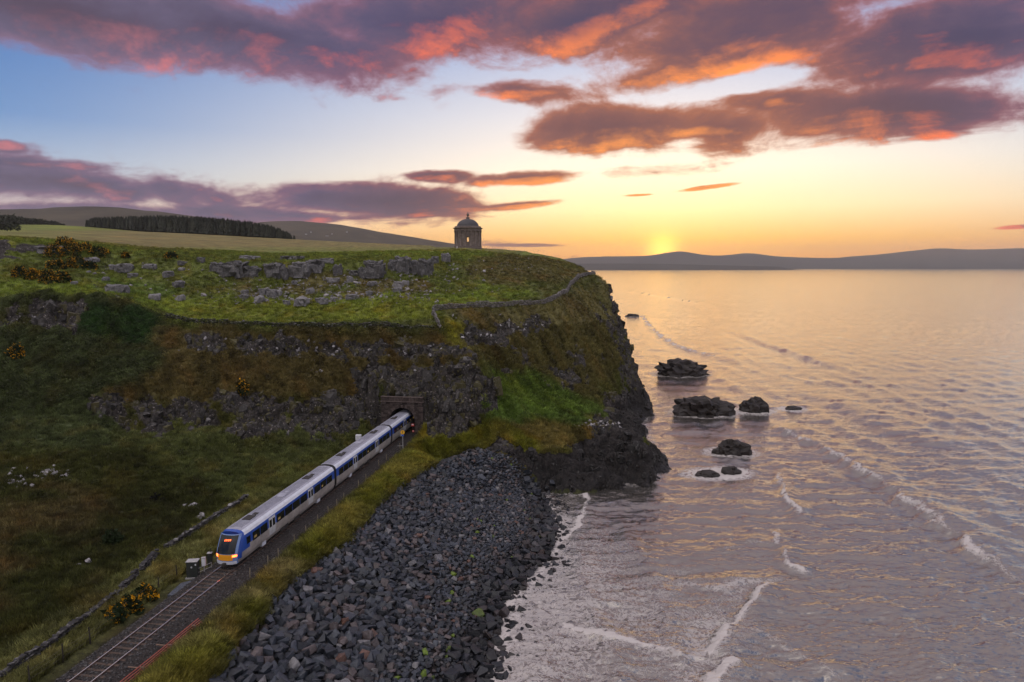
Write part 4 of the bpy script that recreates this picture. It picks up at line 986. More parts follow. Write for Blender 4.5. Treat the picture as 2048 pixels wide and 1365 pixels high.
# ------------------------------------------------------------------ temple
def temple():
    m, b, p, o = material('sandstone')
    tc = b.node('ShaderNodeTexCoord').outputs['Object']
    n = b.noise(tc, 1.6, 5, 0.65); b.put(p.inputs['Base Color'], b.ramp(n, [(0.3, (0.11, 0.085, 0.075)), (0.55, (0.19, 0.15, 0.13)), (0.75, (0.27, 0.22, 0.19))])); p.inputs['Roughness'].default_value = 0.9
    bump(b, p, n, 0.4, 0.1)
    ml, b, p, o = material('lead_dome')
    n = b.noise(b.node('ShaderNodeTexCoord').outputs['Object'], 2.0, 4, 0.6); b.put(p.inputs['Base Color'], b.ramp(n, [(0.3, (0.035, 0.032, 0.036)), (0.7, (0.07, 0.064, 0.066))])); p.inputs['Roughness'].default_value = 0.6
    x, y, z = pY(936, 495, 250); z = min(float(ground_z([x], [y - 4])[0]), float(ground_z([x + 4], [y])[0]), float(ground_z([x - 4], [y])[0])) - 0.1
    face = math.atan2(-y, -x); S = 250 / FPX                # metres per photo pixel
    t = empty('temple', (x, y, z), face + math.pi / 2)      # front (-Y local) towards the railway side
    tag(t, 'round domed stone temple with columns on the clifftop skyline', 'temple')
    r0 = 4.55
    q = MB(); q.lathe([(r0 + 0.55, -1.0), (r0 + 0.55, 0.45), (r0 + 0.4, 0.5), (r0 + 0.4, 0.85), (r0 - 0.3, 0.9)], 48); q.obj('plinth', m, t)
    # drum with a window front and back, so that the sky shows through
    zw0, zw1, zt, half = 2.5, 4.35, 6.4, 0.36
    n = 96; A = [2 * math.pi * k / n for k in range(n)]
    q = MB(); ri = r0 - 0.55; hw = half / r0
    angs = []
    for c in (-math.pi / 2, math.pi / 2):
        e0, e1 = c + hw, c + math.pi - hw
        angs.append([e0 + (e1 - e0) * k / 40 for k in range(41)])
    for seg in angs:
        vs = [(rr * math.cos(a), rr * math.sin(a), zz_) for a in seg for rr, zz_ in ((r0, 0.85), (r0, zt), (ri, zt), (ri, 0.85))]; mlen = len(seg)
        q.add(vs, [(4 * k + i, 4 * k + 4 + i, 4 * k + 4 + (i + 1) % 4, 4 * k + (i + 1) % 4) for k in range(mlen - 1) for i in range(4)] + [(0, 1, 2, 3), (4 * mlen - 1, 4 * mlen - 2, 4 * mlen - 3, 4 * mlen - 4)])
    q.obj('drum_wall', m, t)
    for s_ in (-1, 1):
        for nm, za, zb in (('window_apron', 0.85, zw0), ('window_head', zw1, zt)):
            q = MB(); q.box((0, s_ * (r0 - 0.28), (za + zb) / 2), (2 * half + 0.02, 0.5, zb - za)); q.obj(nm, m, t)
        q = MB()
        for sx in (-1, 1): q.box((sx * (half + 0.10), s_ * (r0 + 0.0), (zw0 + zw1) / 2), (0.16, 0.16, zw1 - zw0 + 0.3))
        q.box((0, s_ * (r0 + 0.02), zw1 + 0.22), (1.1, 0.22, 0.18)); q.box((0, s_ * (r0 + 0.02), zw0 - 0.14), (1.1, 0.22, 0.14)); q.obj('window_frame', m, t)
    for k in range(16):
        a = 2 * math.pi * (k + 0.5) / 16; q = MB()
        q.lathe([(0.42, 0.85), (0.42, 1.05), (0.34, 1.12), (0.33, 3.5), (0.29, 5.75), (0.36, 5.85), (0.44, 6.25), (0.46, 6.4)], 12, ((r0 + 0.08) * math.cos(a), (r0 + 0.08) * math.sin(a), 0)); q.obj('column', m, t, True)
    q = MB(); q.lathe([(ri, 6.4), (r0 + 0.42, 6.4), (r0 + 0.42, 6.62), (r0 + 0.48, 6.66), (r0 + 0.40, 6.7), (r0 + 0.40, 7.15), (r0 + 0.5, 7.2), (ri, 7.2)], 64, cap=False); q.obj('frieze', m, t)
    q = MB(); q.lathe([(ri, 7.2), (r0 + 0.55, 7.2), (r0 + 0.85, 7.38), (r0 + 0.88, 7.5), (r0 + 0.6, 7.56), (ri, 7.56)], 64, cap=False); q.obj('cornice', m, t)
    q = MB(); q.lathe([(ri, 7.56), (r0 + 0.30, 7.56), (r0 + 0.26, 8.0), (r0 + 0.05, 8.12), (3.7, 8.12)], 64, cap=False); q.obj('parapet', m, t)
    rd = 4.0; q = MB(); q.lathe([(rd + 0.02, 7.6)] + [(rd * math.cos(e), 7.9 + 2.95 * math.sin(e)) for e in np.linspace(0, 1.42, 12)] + [(0.02, 10.88)], 48); dome = q.obj('dome', ml, t, True)
    q = MB(); q.lathe([(0.62, 10.6), (0.60, 11.25), (0.7, 11.3), (0.66, 11.42), (0.1, 11.45)], 20); q.obj('pedestal', m, dome)
    q = MB(); q.lathe([(0.16, 11.4), (0.14, 11.6), (0.36, 11.85), (0.48, 12.25), (0.42, 12.6), (0.18, 12.75), (0.22, 12.85), (0.08, 13.05), (0.05, 13.4)], 16); q.obj('urn', m, dome, True)
    # a low white marker post by the door side
    q = MB(); q.tube([(0, 0, 0), (0, 0, 0.9)], 0.11, 8); q.lathe([(0.02, 0.9), (0.13, 0.95), (0.02, 1.05)], 8)
    gx_, gy_, gz_ = pY(914, 494, 243); gz_ = float(ground_z([gx_], [gy_])[0])
    mw, b, p, o = material('white_paint'); p.inputs['Base Color'].default_value = (0.7, 0.68, 0.66, 1)
    pp = q.obj('marker_post', mw); pp.location = (gx_, gy_, gz_ - 0.05); tag(pp, 'small white post on the grass left of the temple', 'post')
temple()
# ------------------------------------------------------------------ simple materials
def flat_mat(name, color, rough=0.6, metal=0.0, var=0.25, scale=4.0, spec=0.5, bmp=0.0, coords='Object', each=0.0):
    m, b, p, o = material(name)
    v = b.node('ShaderNodeTexCoord').outputs['Object'] if coords == 'Object' else b.node('ShaderNodeNewGeometry').outputs['Position']
    n = b.noise(v, scale, 4, 0.65)
    k = b.ss(n, 0.3, 0.7, 1 - var, 1 + var, 'LINEAR')
    if each: k = b.m('MULTIPLY', k, b.m('ADD', 1 - each, b.m('MULTIPLY', b.node('ShaderNodeObjectInfo').outputs['Random'], 2 * each)))
    b.put(p.inputs['Base Color'], b.mix(1.0, color, b.comb(k, k, k), 'MULTIPLY'))
    p.inputs['Roughness'].default_value = rough; p.inputs['Metallic'].default_value = metal; p.inputs['Specular IOR Level'].default_value = spec
    if bmp: bump(b, p, n, bmp, 0.05)
    return m
def glow_mat(name, color, power, base=(0.05, 0.02, 0.01)):
    m, b, p, o = material(name); p.inputs['Base Color'].default_value = (*base, 1); p.inputs['Emission Color'].default_value = (*color, 1); p.inputs['Emission Strength'].default_value = power; return m
M_ballast = flat_mat('ballast', (0.036, 0.031, 0.029), 0.95, 0, 0.75, 9.0, 0.2, 1.0, 'Position')
M_sleeper = flat_mat('sleeper_timber', (0.085, 0.060, 0.048), 0.9, 0, 0.4, 3.0, 0.2)
M_rail = flat_mat('polished_rail', (0.62, 0.58, 0.55), 0.22, 0.9, 0.1, 2.0)
M_rust = flat_mat('rusty_rail', (0.11, 0.055, 0.035), 0.85, 0, 0.4, 3.0)
M_black = flat_mat('black_equipment', (0.02, 0.02, 0.022), 0.7)
M_dark = flat_mat('dark_green_cabinet', (0.022, 0.026, 0.022), 0.6)
M_greytop = flat_mat('weathered_grey', (0.34, 0.33, 0.33), 0.7)
M_wood = flat_mat('fence_post_dark', (0.030, 0.024, 0.018), 0.9)
M_woodl = flat_mat('fence_post_pale', (0.27, 0.22, 0.15), 0.9)
M_wire = flat_mat('fence_wire', (0.16, 0.15, 0.14), 0.6, 0.5)
M_red = flat_mat('red_pipe', (0.32, 0.075, 0.05), 0.55, 0, 0.3, 2.0)
M_brown = flat_mat('rusty_bracket', (0.16, 0.10, 0.07), 0.8)
M_white = flat_mat('white_enamel', (0.62, 0.62, 0.64), 0.5, 0, 0.1)
M_yellow = flat_mat('sign_yellow', (0.75, 0.40, 0.03), 0.5, 0, 0.1)
M_blue_s = flat_mat('sign_blue', (0.04, 0.12, 0.45), 0.5, 0, 0.1)
M_redsign = flat_mat('sign_red', (0.55, 0.05, 0.04), 0.5, 0, 0.1)
def tdir(y): a = math.atan(float(np.polyval(np.polyder(_k), y))); return (math.sin(a), math.cos(a)), a
def on_track(y, off=0.0):
    (s_, c_), a = tdir(y); return float(TRX(y)) + off * c_, y - off * s_
# ------------------------------------------------------------------ railway track
def track():
    ys = np.arange(30, 168, 3.0)
    V = []; prof = [(-2.7, -0.62), (-2.2, -0.36), (-1.6, -0.16), (1.6, -0.16), (2.4, -0.34), (3.6, -0.64)]
    for y in ys:
        for o_, dz in prof:
            x, yy = on_track(y, o_); V.append((x, yy, RAIL + dz))
    n = len(prof); V = np.array(V); F = [[k * n + i, k * n + i + 1, (k + 1) * n + i + 1, (k + 1) * n + i] for k in range(len(ys) - 1) for i in range(n - 1)]
    root = new_obj('track_bed', mesh_np('track_bed', V, F), M_ballast); tag(root, kind='structure')
    q = MB(); q.box((0, 0, 0), (2.55, 0.25, 0.16), 0, 0.02); sl = q.mesh('sleeper'); sl.materials.append(M_sleeper)
    y = 41.0
    while y < 132:
        x, yy = on_track(y); _, a = tdir(y)
        o = bpy.data.objects.new('sleeper', sl); C.objects.link(o); o.parent = root; o.location = (x, yy, RAIL - 0.20 + random.uniform(-0.01, 0.01)); o.rotation_euler = (0, 0, -a + random.uniform(-0.01, 0.01)); y += 0.75
    for side in (-1, 1):
        for nm, w_, h_, z_, mt in (('rail', 0.072, 0.05, -0.025, M_rail), ('rail_web', 0.055, 0.11, -0.085, M_rust)):
            q = MB(); vs = []
            for y in ys:
                for o_, z in ((-w_ / 2, z_ - h_ / 2), (w_ / 2, z_ - h_ / 2), (w_ / 2, z_ + h_ / 2), (-w_ / 2, z_ + h_ / 2)):
                    x, yy = on_track(y, side * 0.835 + o_); vs.append((x, yy, RAIL + z))
            q.add(vs, [(4 * k + i, 4 * k + (i + 1) % 4, 4 * k + 4 + (i + 1) % 4, 4 * k + 4 + i) for k in range(len(ys) - 1) for i in range(4)])
            q.obj(nm, mt, root)
    # loose ballast stones on the shoulders
    r = np.random.default_rng(70); heap = Heap(); sh = [hull(500 + k, 9, 'block', (1, .8, .7)) for k in range(6)]
    for _ in range(5200):
        y = r.uniform(40, 118) if r.uniform() < 0.45 else r.uniform(40, 72)
        o_ = r.uniform(-2.6, 3.5)
        dz = np.interp(o_, [p[0] for p in prof], [p[1] for p in prof])
        x, yy = on_track(y, o_); s_ = r.uniform(0.05, 0.11); V_, F_ = sh[r.integers(6)]; g = r.uniform(0.02, 0.08)
        heap.add((V_ * s_) @ rand_rot(r, 1).T + np.array([x, yy, RAIL + dz + 0.01]), F_, (g, g * 0.93, g * 0.92))
    o = new_obj('loose_ballast', heap.mesh('loose_ballast'), M_basalt, root); o.color = (0, 0, 0, 1); o['kind'] = 'stuff'
track()

# ------------------------------------------------------------------ tunnel portal
def portal():
    m = flat_mat('portal_masonry', (0.068, 0.052, 0.047), 0.92, 0, 0.45, 2.5, 0.2, 0.6, 'Object', 0.5)
    md = flat_mat('dark_lining', (0.02, 0.018, 0.017), 0.95)  # near-black even tone for the bore and the backing
    a = PORTAL_A; root = empty('tunnel_portal', (PORTAL_X, PORTAL_Y, RAIL - 0.5), -a)   # local x across, y into the hill
    tag(root, 'old stone tunnel mouth with arch ring at the foot of the cliff', 'tunnel')
    r0 = 2.42; zs = 2.55                                                    # arch radius, springing height
    half, top = 4.0, 6.9
    # face blocks, course by course, leaving the arch free
    r = random.Random(5); blocks = []
    z = 0.0; row = 0
    while z < 6.0:
        h = 0.40; x = -half - (0.3 if row % 2 else 0)
        while x < half:
            l_ = r.uniform(0.6, 0.95); x1 = min(x + l_, half); x0 = max(x, -half)
            if x1 - x0 > 0.12:
                zc = z + h / 2
                inner = r0 + 0.55
                hw = inner if zc < zs else math.sqrt(max(0, inner ** 2 - (zc + (0.1 if zc > zs else 0) - zs) ** 2)) if zc - zs < inner else 0
                for s0, s1 in ((x0, min(x1, -hw)), (max(x0, hw), x1)):
                    if s1 - s0 > 0.10: blocks.append((s0, s1, z, z + h))
            x += l_
        z += h; row += 1
    q = MB(); q.box((0, 0, 0), (1, 1, 1), 0, 0.03); bl = q.mesh('block'); bl.materials.append(m)
    for s0, s1, z0, z1 in blocks:
        o = bpy.data.objects.new('block', bl); C.objects.link(o); o.parent = root; o.location = ((s0 + s1) / 2, 0.30 + r.uniform(-0.02, 0.02), (z0 + z1) / 2); o.scale = (s1 - s0 - 0.02, 0.6, z1 - z0 - 0.02)
    q = MB(); q.box((0, 0.42, 3.0), (0.01, 0.01, 0.01))
    # solid backing behind the joints
    n = 24; arc = [(-(r0 + .3), 0.0)] + [(-(r0 + .3) * math.cos(math.pi * k / n), zs + (r0 + .3) * math.sin(math.pi * k / n)) for k in range(n + 1)] + [(r0 + .3, 0.0)]
    outer = [(-half - .05, 0.0)] + [(-half - 0.05 + (2 * half + .1) * k / n, 6.0) for k in range(n + 1)] + [(half + .05, 0.0)]
    q = MB(); vs = [(x, 0.12, z) for x, z in arc] + [(x, 0.12, z) for x, z in outer]; k_ = len(arc)
    q.add(vs, [(i, i + 1, k_ + i + 1, k_ + i) for i in range(k_ - 1)]); q.obj('backing', md, root)
    nv = 21
    for k in range(nv):
        a0, a1 = math.pi * k / nv + 0.008, math.pi * (k + 1) / nv - 0.008; rr = r0 + (0.62 if k % 2 else 0.52)
        q = MB(); pts = [(r0 * math.cos(a0), r0 * math.sin(a0)), (rr * math.cos(a0), rr * math.sin(a0)), (rr * math.cos(a1), rr * math.sin(a1)), (r0 * math.cos(a1), r0 * math.sin(a1))]
        q.add([(x, y_, zs + z) for y_ in (-0.06, 0.55) for x, z in pts], [(0, 3, 2, 1), (4, 5, 6, 7), (0, 1, 5, 4), (1, 2, 6, 5), (2, 3, 7, 6), (3, 0, 4, 7)]); q.obj('voussoir', m, root)
    for s_ in (-1, 1):
        for k in range(6):
            q = MB(); q.box((s_ * (r0 + 0.28 + 0.03 * (k % 2)), 0.25, k * 0.425 + 0.21), (0.56 + 0.06 * (k % 2), 0.62, 0.40), 0, 0.03); q.obj('jamb_stone', m, root)
    q = MB(); q.box((0, 0.22, 6.10), (2 * half + 0.3, 0.85, 0.16), 0, 0.03); q.obj('string_course', m, root)
    x = -half
    while x < half - 0.1:
        l_ = min(r.uniform(0.7, 1.1), half - x); q = MB(); q.box((x + l_ / 2, 0.3, 6.52), (l_ - 0.02, 0.62, 0.66), 0, 0.03); q.obj('parapet_block', m, root); x += l_
    q = MB(); q.box((0, 0.3, 6.94), (2 * half + 0.1, 0.75, 0.16), 0, 0.03); q.obj('coping', m, root)
    # bore
    ring = [(-r0, 0.0)] + [(-r0 * math.cos(math.pi * k / 16), zs + r0 * math.sin(math.pi * k / 16)) for k in range(17)] + [(r0, 0.0)]; vs = []
    for y_ in (0.5, 12, 24, 40): vs += [(x, y_, z) for x, z in ring]
    k_ = len(ring); q = MB(); q.add(vs, [(j * k_ + i, j * k_ + i + 1, (j + 1) * k_ + i + 1, (j + 1) * k_ + i) for j in range(3) for i in range(k_ - 1)] + [tuple(3 * k_ + i for i in range(k_))]); q.obj('bore', md, root)
portal()

# ------------------------------------------------------------------ train
def train():
    msil = flat_mat('silver_side', (0.42, 0.38, 0.35), 0.38, 0.25, 0.25, 1.2); mblue = flat_mat('blue_livery', (0.02, 0.075, 0.36), 0.3, 0, 0.12, 1.5)
    mcant = flat_mat('white_cantrail', (0.64, 0.66, 0.73), 0.3, 0.0, 0.12, 1.5); mroof = flat_mat('grey_roof', (0.33, 0.33, 0.39), 0.45, 0.0, 0.25, 1.2)
    mnose = flat_mat('nose_shell_blue_grey', (0.16, 0.24, 0.46), 0.35, 0, 0.1); mrib = flat_mat('roof_rib_grey', (0.20, 0.20, 0.24), 0.5); munder = flat_mat('underframe', (0.028, 0.024, 0.022), 0.8); mglass = flat_mat('dark_window', (0.010, 0.012, 0.014), 0.12, 0, 0.2, 2.0, 0.35)
    mdoor = flat_mat('door_grey', (0.52, 0.52, 0.52), 0.4, 0, 0.08); morange = flat_mat('warning_panel', (0.80, 0.33, 0.015), 0.45, 0, 0.06)
    mlight = glow_mat('tail_lamp', (1.0, 0.12, 0.02), 6.0); mled = glow_mat('destination_display', (1.0, 0.10, 0.02), 3.0); mcabin = glow_mat('cabin_light', (1.0, 0.62, 0.18), 0.10, (0.02, 0.02, 0.02)); mgang = flat_mat('gangway_rubber', (0.02, 0.02, 0.022), 0.9)
    yf = pz(452, 1139, RAIL)[1]; y1 = pz(657, 981, RAIL)[1]; y2 = pz(766, 894, RAIL)[1]
    Lc = ((y1 - yf) + (y2 - y1)) / 2
    x0, _ = on_track(yf); _, a = tdir((yf + y2) / 2)
    (x1_, _y) = on_track(y2); a = math.atan2(x1_ - x0, y2 - yf)
    root = empty('passenger_train', (x0, yf, RAIL), -a); root.scale = (0.95, 1.0, 0.92)         # local +Y runs back along the train
    tag(root, 'white and blue diesel passenger train with orange nose coming out of the tunnel', 'train')
    Lc = (Lc) / math.cos(a); L1 = (y1 - yf) / math.cos(a)
    hw = 1.40
    prof = [(1.18, 0.50), (1.36, 0.95), (1.40, 1.55), (1.40, 2.02), (1.38, 2.95), (1.34, 3.22), (1.22, 3.52), (0.98, 3.74), (0.62, 3.86), (0.0, 3.90)]
    full = [(-x, z) for x, z in prof] + [(x, z) for x, z in prof[-2::-1]]
    def zmat(z):
        return 0 if z < 2.02 else (1 if z < 3.2 else (2 if z < 3.73 else 3))
    def xf(x, z):                                            # how far the nose is raked back at height z
        k = max(0.0, z - 1.55) / 2.35
        return 0.95 * k ** 1.25 * 1.25 + 0.55 * (abs(x) / 1.4) ** 3 + 0.16 * max(0, 0.95 - z)
    def car(ya, yb, nose):
        n = len(full); rings = []
        if nose: rings = [[(x * (0.90 + 0.0 * z), ya + xf(x, z), z * (1 if z < 3.2 else 0.985)) for x, z in full], [(x * 0.97, ya + max(xf(x, z) + 0.5, 1.1), z) for x, z in full], [(x, ya + 2.6, z) for x, z in full], [(x, yb, z) for x, z in full]]
        else: rings = [[(x, ya, z) for x, z in full], [(x, yb, z) for x, z in full]]
        vs = [v for r_ in rings for v in r_]; fs = []; mi = []
        for j in range(len(rings) - 1):
            for i in range(n - 1):
                fs.append((j * n + i, (j + 1) * n + i, (j + 1) * n + i + 1, j * n + i + 1)); zc = (full[i][1] + full[i + 1][1]) / 2; k = zmat(zc)
                if nose and j == 0: k = 1 if zc > 1.0 else 0
                if nose and j == 1 and k == 0 and zc > 1.3: k = 1
                mi.append(k)
        for j in (range(len(rings) - 1)):
            fs.append(((j + 1) * n, j * n, j * n + n - 1, (j + 1) * n + n - 1)); mi.append(4)
        # end walls as strips between mirrored vertices
        for j, fl in ((0, False), (len(rings) - 1, True)):
            for i in range((n - 1) // 2):
                f = (j * n + i, j * n + i + 1, j * n + n - 2 - i, j * n + n - 1 - i); fs.append(f[::-1] if fl else f); zc = (full[i][1] + full[i + 1][1]) / 2
                mi.append(2 if (nose and not fl and zc < 0.95) else (1 if nose and not fl else 4))
        me = bpy.data.meshes.new('carriage'); me.from_pydata(vs, [], fs); me.update()
        for mt in (msil, mblue, mcant, mroof, munder): me.materials.append(mt)
        me.polygons.foreach_set('material_index', mi)
        body = bpy.data.objects.new('carriage', me); C.objects.link(body); body.parent = root
        def sub(q, nm, mt, smooth=False): return q.obj(nm, mt, body, smooth)
        Lb = yb - ya; s0 = ya + (3.0 if nose else 0.7)
        doors = [ya + Lb * 0.30, ya + Lb * 0.70]
        def panel(ny0, ny1, z0, z1, side, out):
            q = MB(); zk = [z0] + [z for z in (1.55, 2.02, 2.95) if z0 < z < z1] + [z1]; m_ = len(zk)
            px_ = lambda z: float(np.interp(z, [0.5, 0.95, 1.55, 2.02, 2.95, 3.22], [1.18, 1.36, 1.40, 1.40, 1.38, 1.34]))
            ring_ = [(side * (px_(z) + out), z) for z in zk] + [(side * (px_(z) - 0.03), z) for z in zk[::-1]]; n_ = len(ring_)
            q.add([(x, ny0, z) for x, z in ring_] + [(x, ny1, z) for x, z in ring_], [(i, (i + 1) % n_, n_ + (i + 1) % n_, n_ + i) for i in range(n_)] + [(i, i + 1, n_ - 2 - i, n_ - 1 - i) for i in range(m_ - 1)] + [(n_ + i, n_ + n_ - 1 - i, n_ + n_ - 2 - i, n_ + i + 1) for i in range(m_ - 1)])
            return q
        for side in (-1, 1):
            edges = [s0] + [d + e for d in doors for e in (-0.85, 0.85)] + [yb - 0.6]
            for e in range(0, len(edges), 2):
                u0, u1 = edges[e] + 0.15, edges[e + 1] - 0.15; nwin = max(1, int(round((u1 - u0) / 1.75))); wl = (u1 - u0) / nwin
                for k in range(nwin):
                    sub(panel(u0 + k * wl + 0.06, u0 + (k + 1) * wl - 0.06, 1.92, 2.90, side, 0.012), 'window', mglass)
                    if random.random() < 0.45: sub(panel(u0 + k * wl + 0.35, u0 + k * wl + 0.35 + random.uniform(.3, .6), 2.12, 2.40, side, 0.016), 'lit_cabin', mcabin)
            for d in doors:
                for s_ in (-1, 1):
                    sub(panel(d + s_ * 0.36 - 0.345, d + s_ * 0.36 + 0.345, 1.0, 3.12, side, 0.02), 'door', mdoor)
                    sub(panel(d + s_ * 0.36 - 0.24, d + s_ * 0.36 + 0.24, 1.95, 2.85, side, 0.032), 'door_window', mglass)
            if nose: sub(panel(ya + 2.05, ya + 2.75, 2.05, 2.84, side, 0.012), 'cab_window', mglass)
            # underframe cases
            for fr, ln_, mt in ((0.42, 1.9, munder), (0.55, 1.4, munder), (0.23, 0.8, mcant), (0.80, 0.9, mcant)):
                q = MB(); q.box((side * 1.12, ya + Lb * fr, 0.52), (0.34, ln_, 0.52), 0, 0.04); sub(q, 'equipment_case', mt)
        # roof: ribs and pods
        for k in range(-4, 5):
            q = MB(); x = k * 0.16; z = 3.90 - 0.10 * abs(x) ** 2; q.box((x, (ya + yb) / 2 + (0.9 if nose else 0), z), (0.045, Lb - (2.8 if nose else 0.6), 0.04)); sub(q, 'roof_rib', mrib)
        for fr in (0.2, 0.5, 0.78):
            q = MB(); q.box((0, ya + Lb * fr, 3.93), (1.0, 1.3, 0.10), 0, 0.03); q.box((0.1, ya + Lb * fr + 1.2, 3.93), (0.5, 0.6, 0.10), 0, 0.03); sub(q, 'roof_pod', munder if fr != 0.5 else mroof)
        for d in (ya + Lb * 0.16, ya + Lb * 0.84):
            q = MB(); q.box((0, d, 0.52), (2.1, 3.0, 0.28), 0, 0.05)
            for s_ in (-1, 1):
                q.box((s_ * 1.02, d, 0.50), (0.12, 3.1, 0.26), 0, 0.03)
                for e in (-1.1, 1.1):
                    q.add([(s_ * 0.835 + w_, d + e + 0.42 * math.cos(t * math.pi / 8), 0.44 + 0.42 * math.sin(t * math.pi / 8)) for w_ in (-0.07, 0.07) for t in range(16)], [(t, (t + 1) % 16, 16 + (t + 1) % 16, 16 + t) for t in range(16)] + [tuple(range(15, -1, -1)), tuple(range(16, 32))])
            sub(q, 'bogie', munder)
        if nose:
            def fp(x, z, out): return (x * 0.90, ya + xf(x, z) - out, z * (1 if z < 3.2 else 0.985))
            def skin(xs_, zs_, out, nm, mt):
                q = MB(); nx, nz = len(xs_), len(zs_)
                vs = [fp(x, z, out) for z in zs_ for x in xs_] + [fp(x, z, -0.03) for z in zs_ for x in xs_]
                fs = [(r_ * nx + i, r_ * nx + i + 1, (r_ + 1) * nx + i + 1, (r_ + 1) * nx + i) for r_ in range(nz - 1) for i in range(nx - 1)]
                o_ = nx * nz
                rim = [i for i in range(nx)] + [r_ * nx + nx - 1 for r_ in range(1, nz)] + [(nz - 1) * nx + i for i in range(nx - 2, -1, -1)] + [r_ * nx for r_ in range(nz - 2, 0, -1)]
                fs += [(rim[k], o_ + rim[k], o_ + rim[(k + 1) % len(rim)], rim[(k + 1) % len(rim)]) for k in range(len(rim))]
                q.add(vs, fs); return sub(q, nm, mt, False)
            skin(np.linspace(-1.34, 1.34, 9), np.linspace(0.55, 3.6, 9), 0.004, 'nose_shell', mnose)
            skin(np.linspace(-1.12, 1.12, 7), np.linspace(1.70, 3.52, 7), 0.03, 'windscreen', mglass)
            skin(np.linspace(-0.92, 0.92, 5), np.linspace(0.98, 1.62, 4), 0.04, 'warning_panel', morange)
            for s_ in (-1, 1):
                skin(np.linspace(s_ * 1.10 - 0.19, s_ * 1.10 + 0.19, 3), np.linspace(1.36, 1.56, 3), 0.055, 'tail_lamp', mlight)
            skin(np.linspace(-1.25, 1.25, 7), np.linspace(0.52, 0.86, 3), 0.06, 'bumper_skirt', mcant)
            for k, (cx_, w_, zc) in enumerate(((-0.28, 0.10, 3.00), (-0.08, 0.16, 3.04), (0.14, 0.14, 3.04), (0.36, 0.16, 3.06))):
                skin(np.linspace(cx_ - w_ / 2, cx_ + w_ / 2, 2), np.linspace(zc - 0.07, zc + 0.07, 2), 0.05, 'display_segment', mled)
            q = MB(); q.box((0, ya + 0.1, 0.62), (0.35, 0.9, 0.3), 0, 0.03); sub(q, 'coupler', munder)
        return body
    car(0.0, L1 - 0.35, True); car(L1 + 0.35, L1 + Lc - 0.35, False); car(L1 + Lc + 0.35, L1 + 2 * Lc, False)
    for d in (L1, L1 + Lc):
        q = MB(); q.box((0, d, 2.15), (2.3, 0.72, 2.9), 0, 0.15); q.obj('gangway', mgang, root)
train()

# ------------------------------------------------------------------ lineside things
def fence(pix, z_top, mat, name, label, lean=0.03, radius=0.055, wires=(0.45, 0.85, 1.15)):
    pts = []
    for a, c in pix:
        x, y, z = hit(a, c) if c < 1364 else pz(a, c, 7.2); pts.append((x, y, z))
    root = empty(name, pts[0]); inv = Matrix.Translation(pts[0]).inverted(); tag(root, label, 'fence')
    tops = []
    for x, y, z in pts:
        dx, dy = random.uniform(-lean, lean), random.uniform(-lean, lean); h = z_top * random.uniform(0.92, 1.06)
        q = MB(); q.tube([(0, 0, -0.3), (dx * 0.5, dy * 0.5, h * 0.6), (dx, dy, h)], [radius, radius * 0.95, radius * 0.85], 7); o = q.obj('post', mat, root); o.matrix_parent_inverse = inv; o.location = (x, y, z)
    for hgt in wires:
        q = MB(); ln_ = []
        for (a, b_) in zip(pts[:-1], pts[1:]):
            for t in (0, 0.5): ln_.append((a[0] + t * (b_[0] - a[0]), a[1] + t * (b_[1] - a[1]), a[2] + t * (b_[2] - a[2]) + hgt - (0.04 if t else 0)))
        ln_.append((pts[-1][0], pts[-1][1], pts[-1][2] + hgt)); q.tube(ln_, 0.007, 4); o = q.obj('wire', M_wire, root); o.matrix_parent_inverse = inv
fence([(60, 1370), (127, 1329), (181, 1291), (232, 1247), (318, 1184), (354, 1160)], 1.45, M_wood, 'post_and_wire_fence', 'dark post and wire fence between the field wall and the track', 0.05, 0.06)
fence([(500, 1160), (536, 1134), (557, 1118), (590, 1089), (612, 1070), (636, 1049), (657, 1031), (674, 1017), (687, 1003), (717, 977), (732, 963), (758, 936), (773, 923), (800, 900)], 1.15, M_woodl, 'post_and_wire_fence', 'pale thin post and wire fence along the seaward side of the track', 0.06, 0.05)
for k, (a, c) in enumerate(((370, 1088),)):
    x, y, z = hit(a, c); q = MB(); q.tube([(0, 0, -0.2), (0.02, 0, 0.8), (0.05, 0.01, 1.4)], [0.07, 0.065, 0.06], 8); q.box((0.05, 0.01, 1.42), (0.13, 0.13, 0.05)); o = q.obj('wooden_post', M_wood); o.location = (x, y, z); tag(o, 'lone dark post standing behind the field wall near the train nose', 'post')

def pipes():
    a = pz(208, 1392, RAIL + 0.25); b_ = pz(397, 1238, RAIL + 0.15)
    root = empty('pipe_rack', (a[0], a[1], RAIL - 0.5)); tag(root, 'four rusty red pipes on brackets beside the track', 'pipes'); inv = Matrix.Translation(root.location).inverted()
    A, B = Vector(a), Vector(b_); d = (B - A).normalized(); n_ = Vector((d.y, -d.x, 0)).normalized()
    for k in range(4):
        q = MB(); off = n_ * (0.13 * k) + Vector((0, 0, 0.02 - 0.10 * k))
        q.tube([A + (B - A) * t + off + Vector((0, 0, 0.02 * math.sin(9 * t + k))) for t in np.linspace(0, 1, 14)], 0.042, 8); o = q.obj('pipe', M_red, root); o.matrix_parent_inverse = inv
    for t in (0.12, 0.33, 0.62, 0.9):
        p = A + (B - A) * t; q = MB(); ang = math.atan2(d.y, d.x)
        q.box((p.x + n_.x * 0.2, p.y + n_.y * 0.2, p.z - 0.35), (0.09, 0.5, 0.75), ang, 0.01); q.obj('bracket_post', M_brown, root).matrix_parent_inverse = inv
        if t in (0.33, 0.62):
            q = MB(); q.box((p.x - n_.x * 0.45, p.y - n_.y * 0.45, p.z - 0.10), (0.12, 1.05, 0.07), ang, 0.01); q.obj('bracket_arm', M_brown, root).matrix_parent_inverse = inv
pipes()
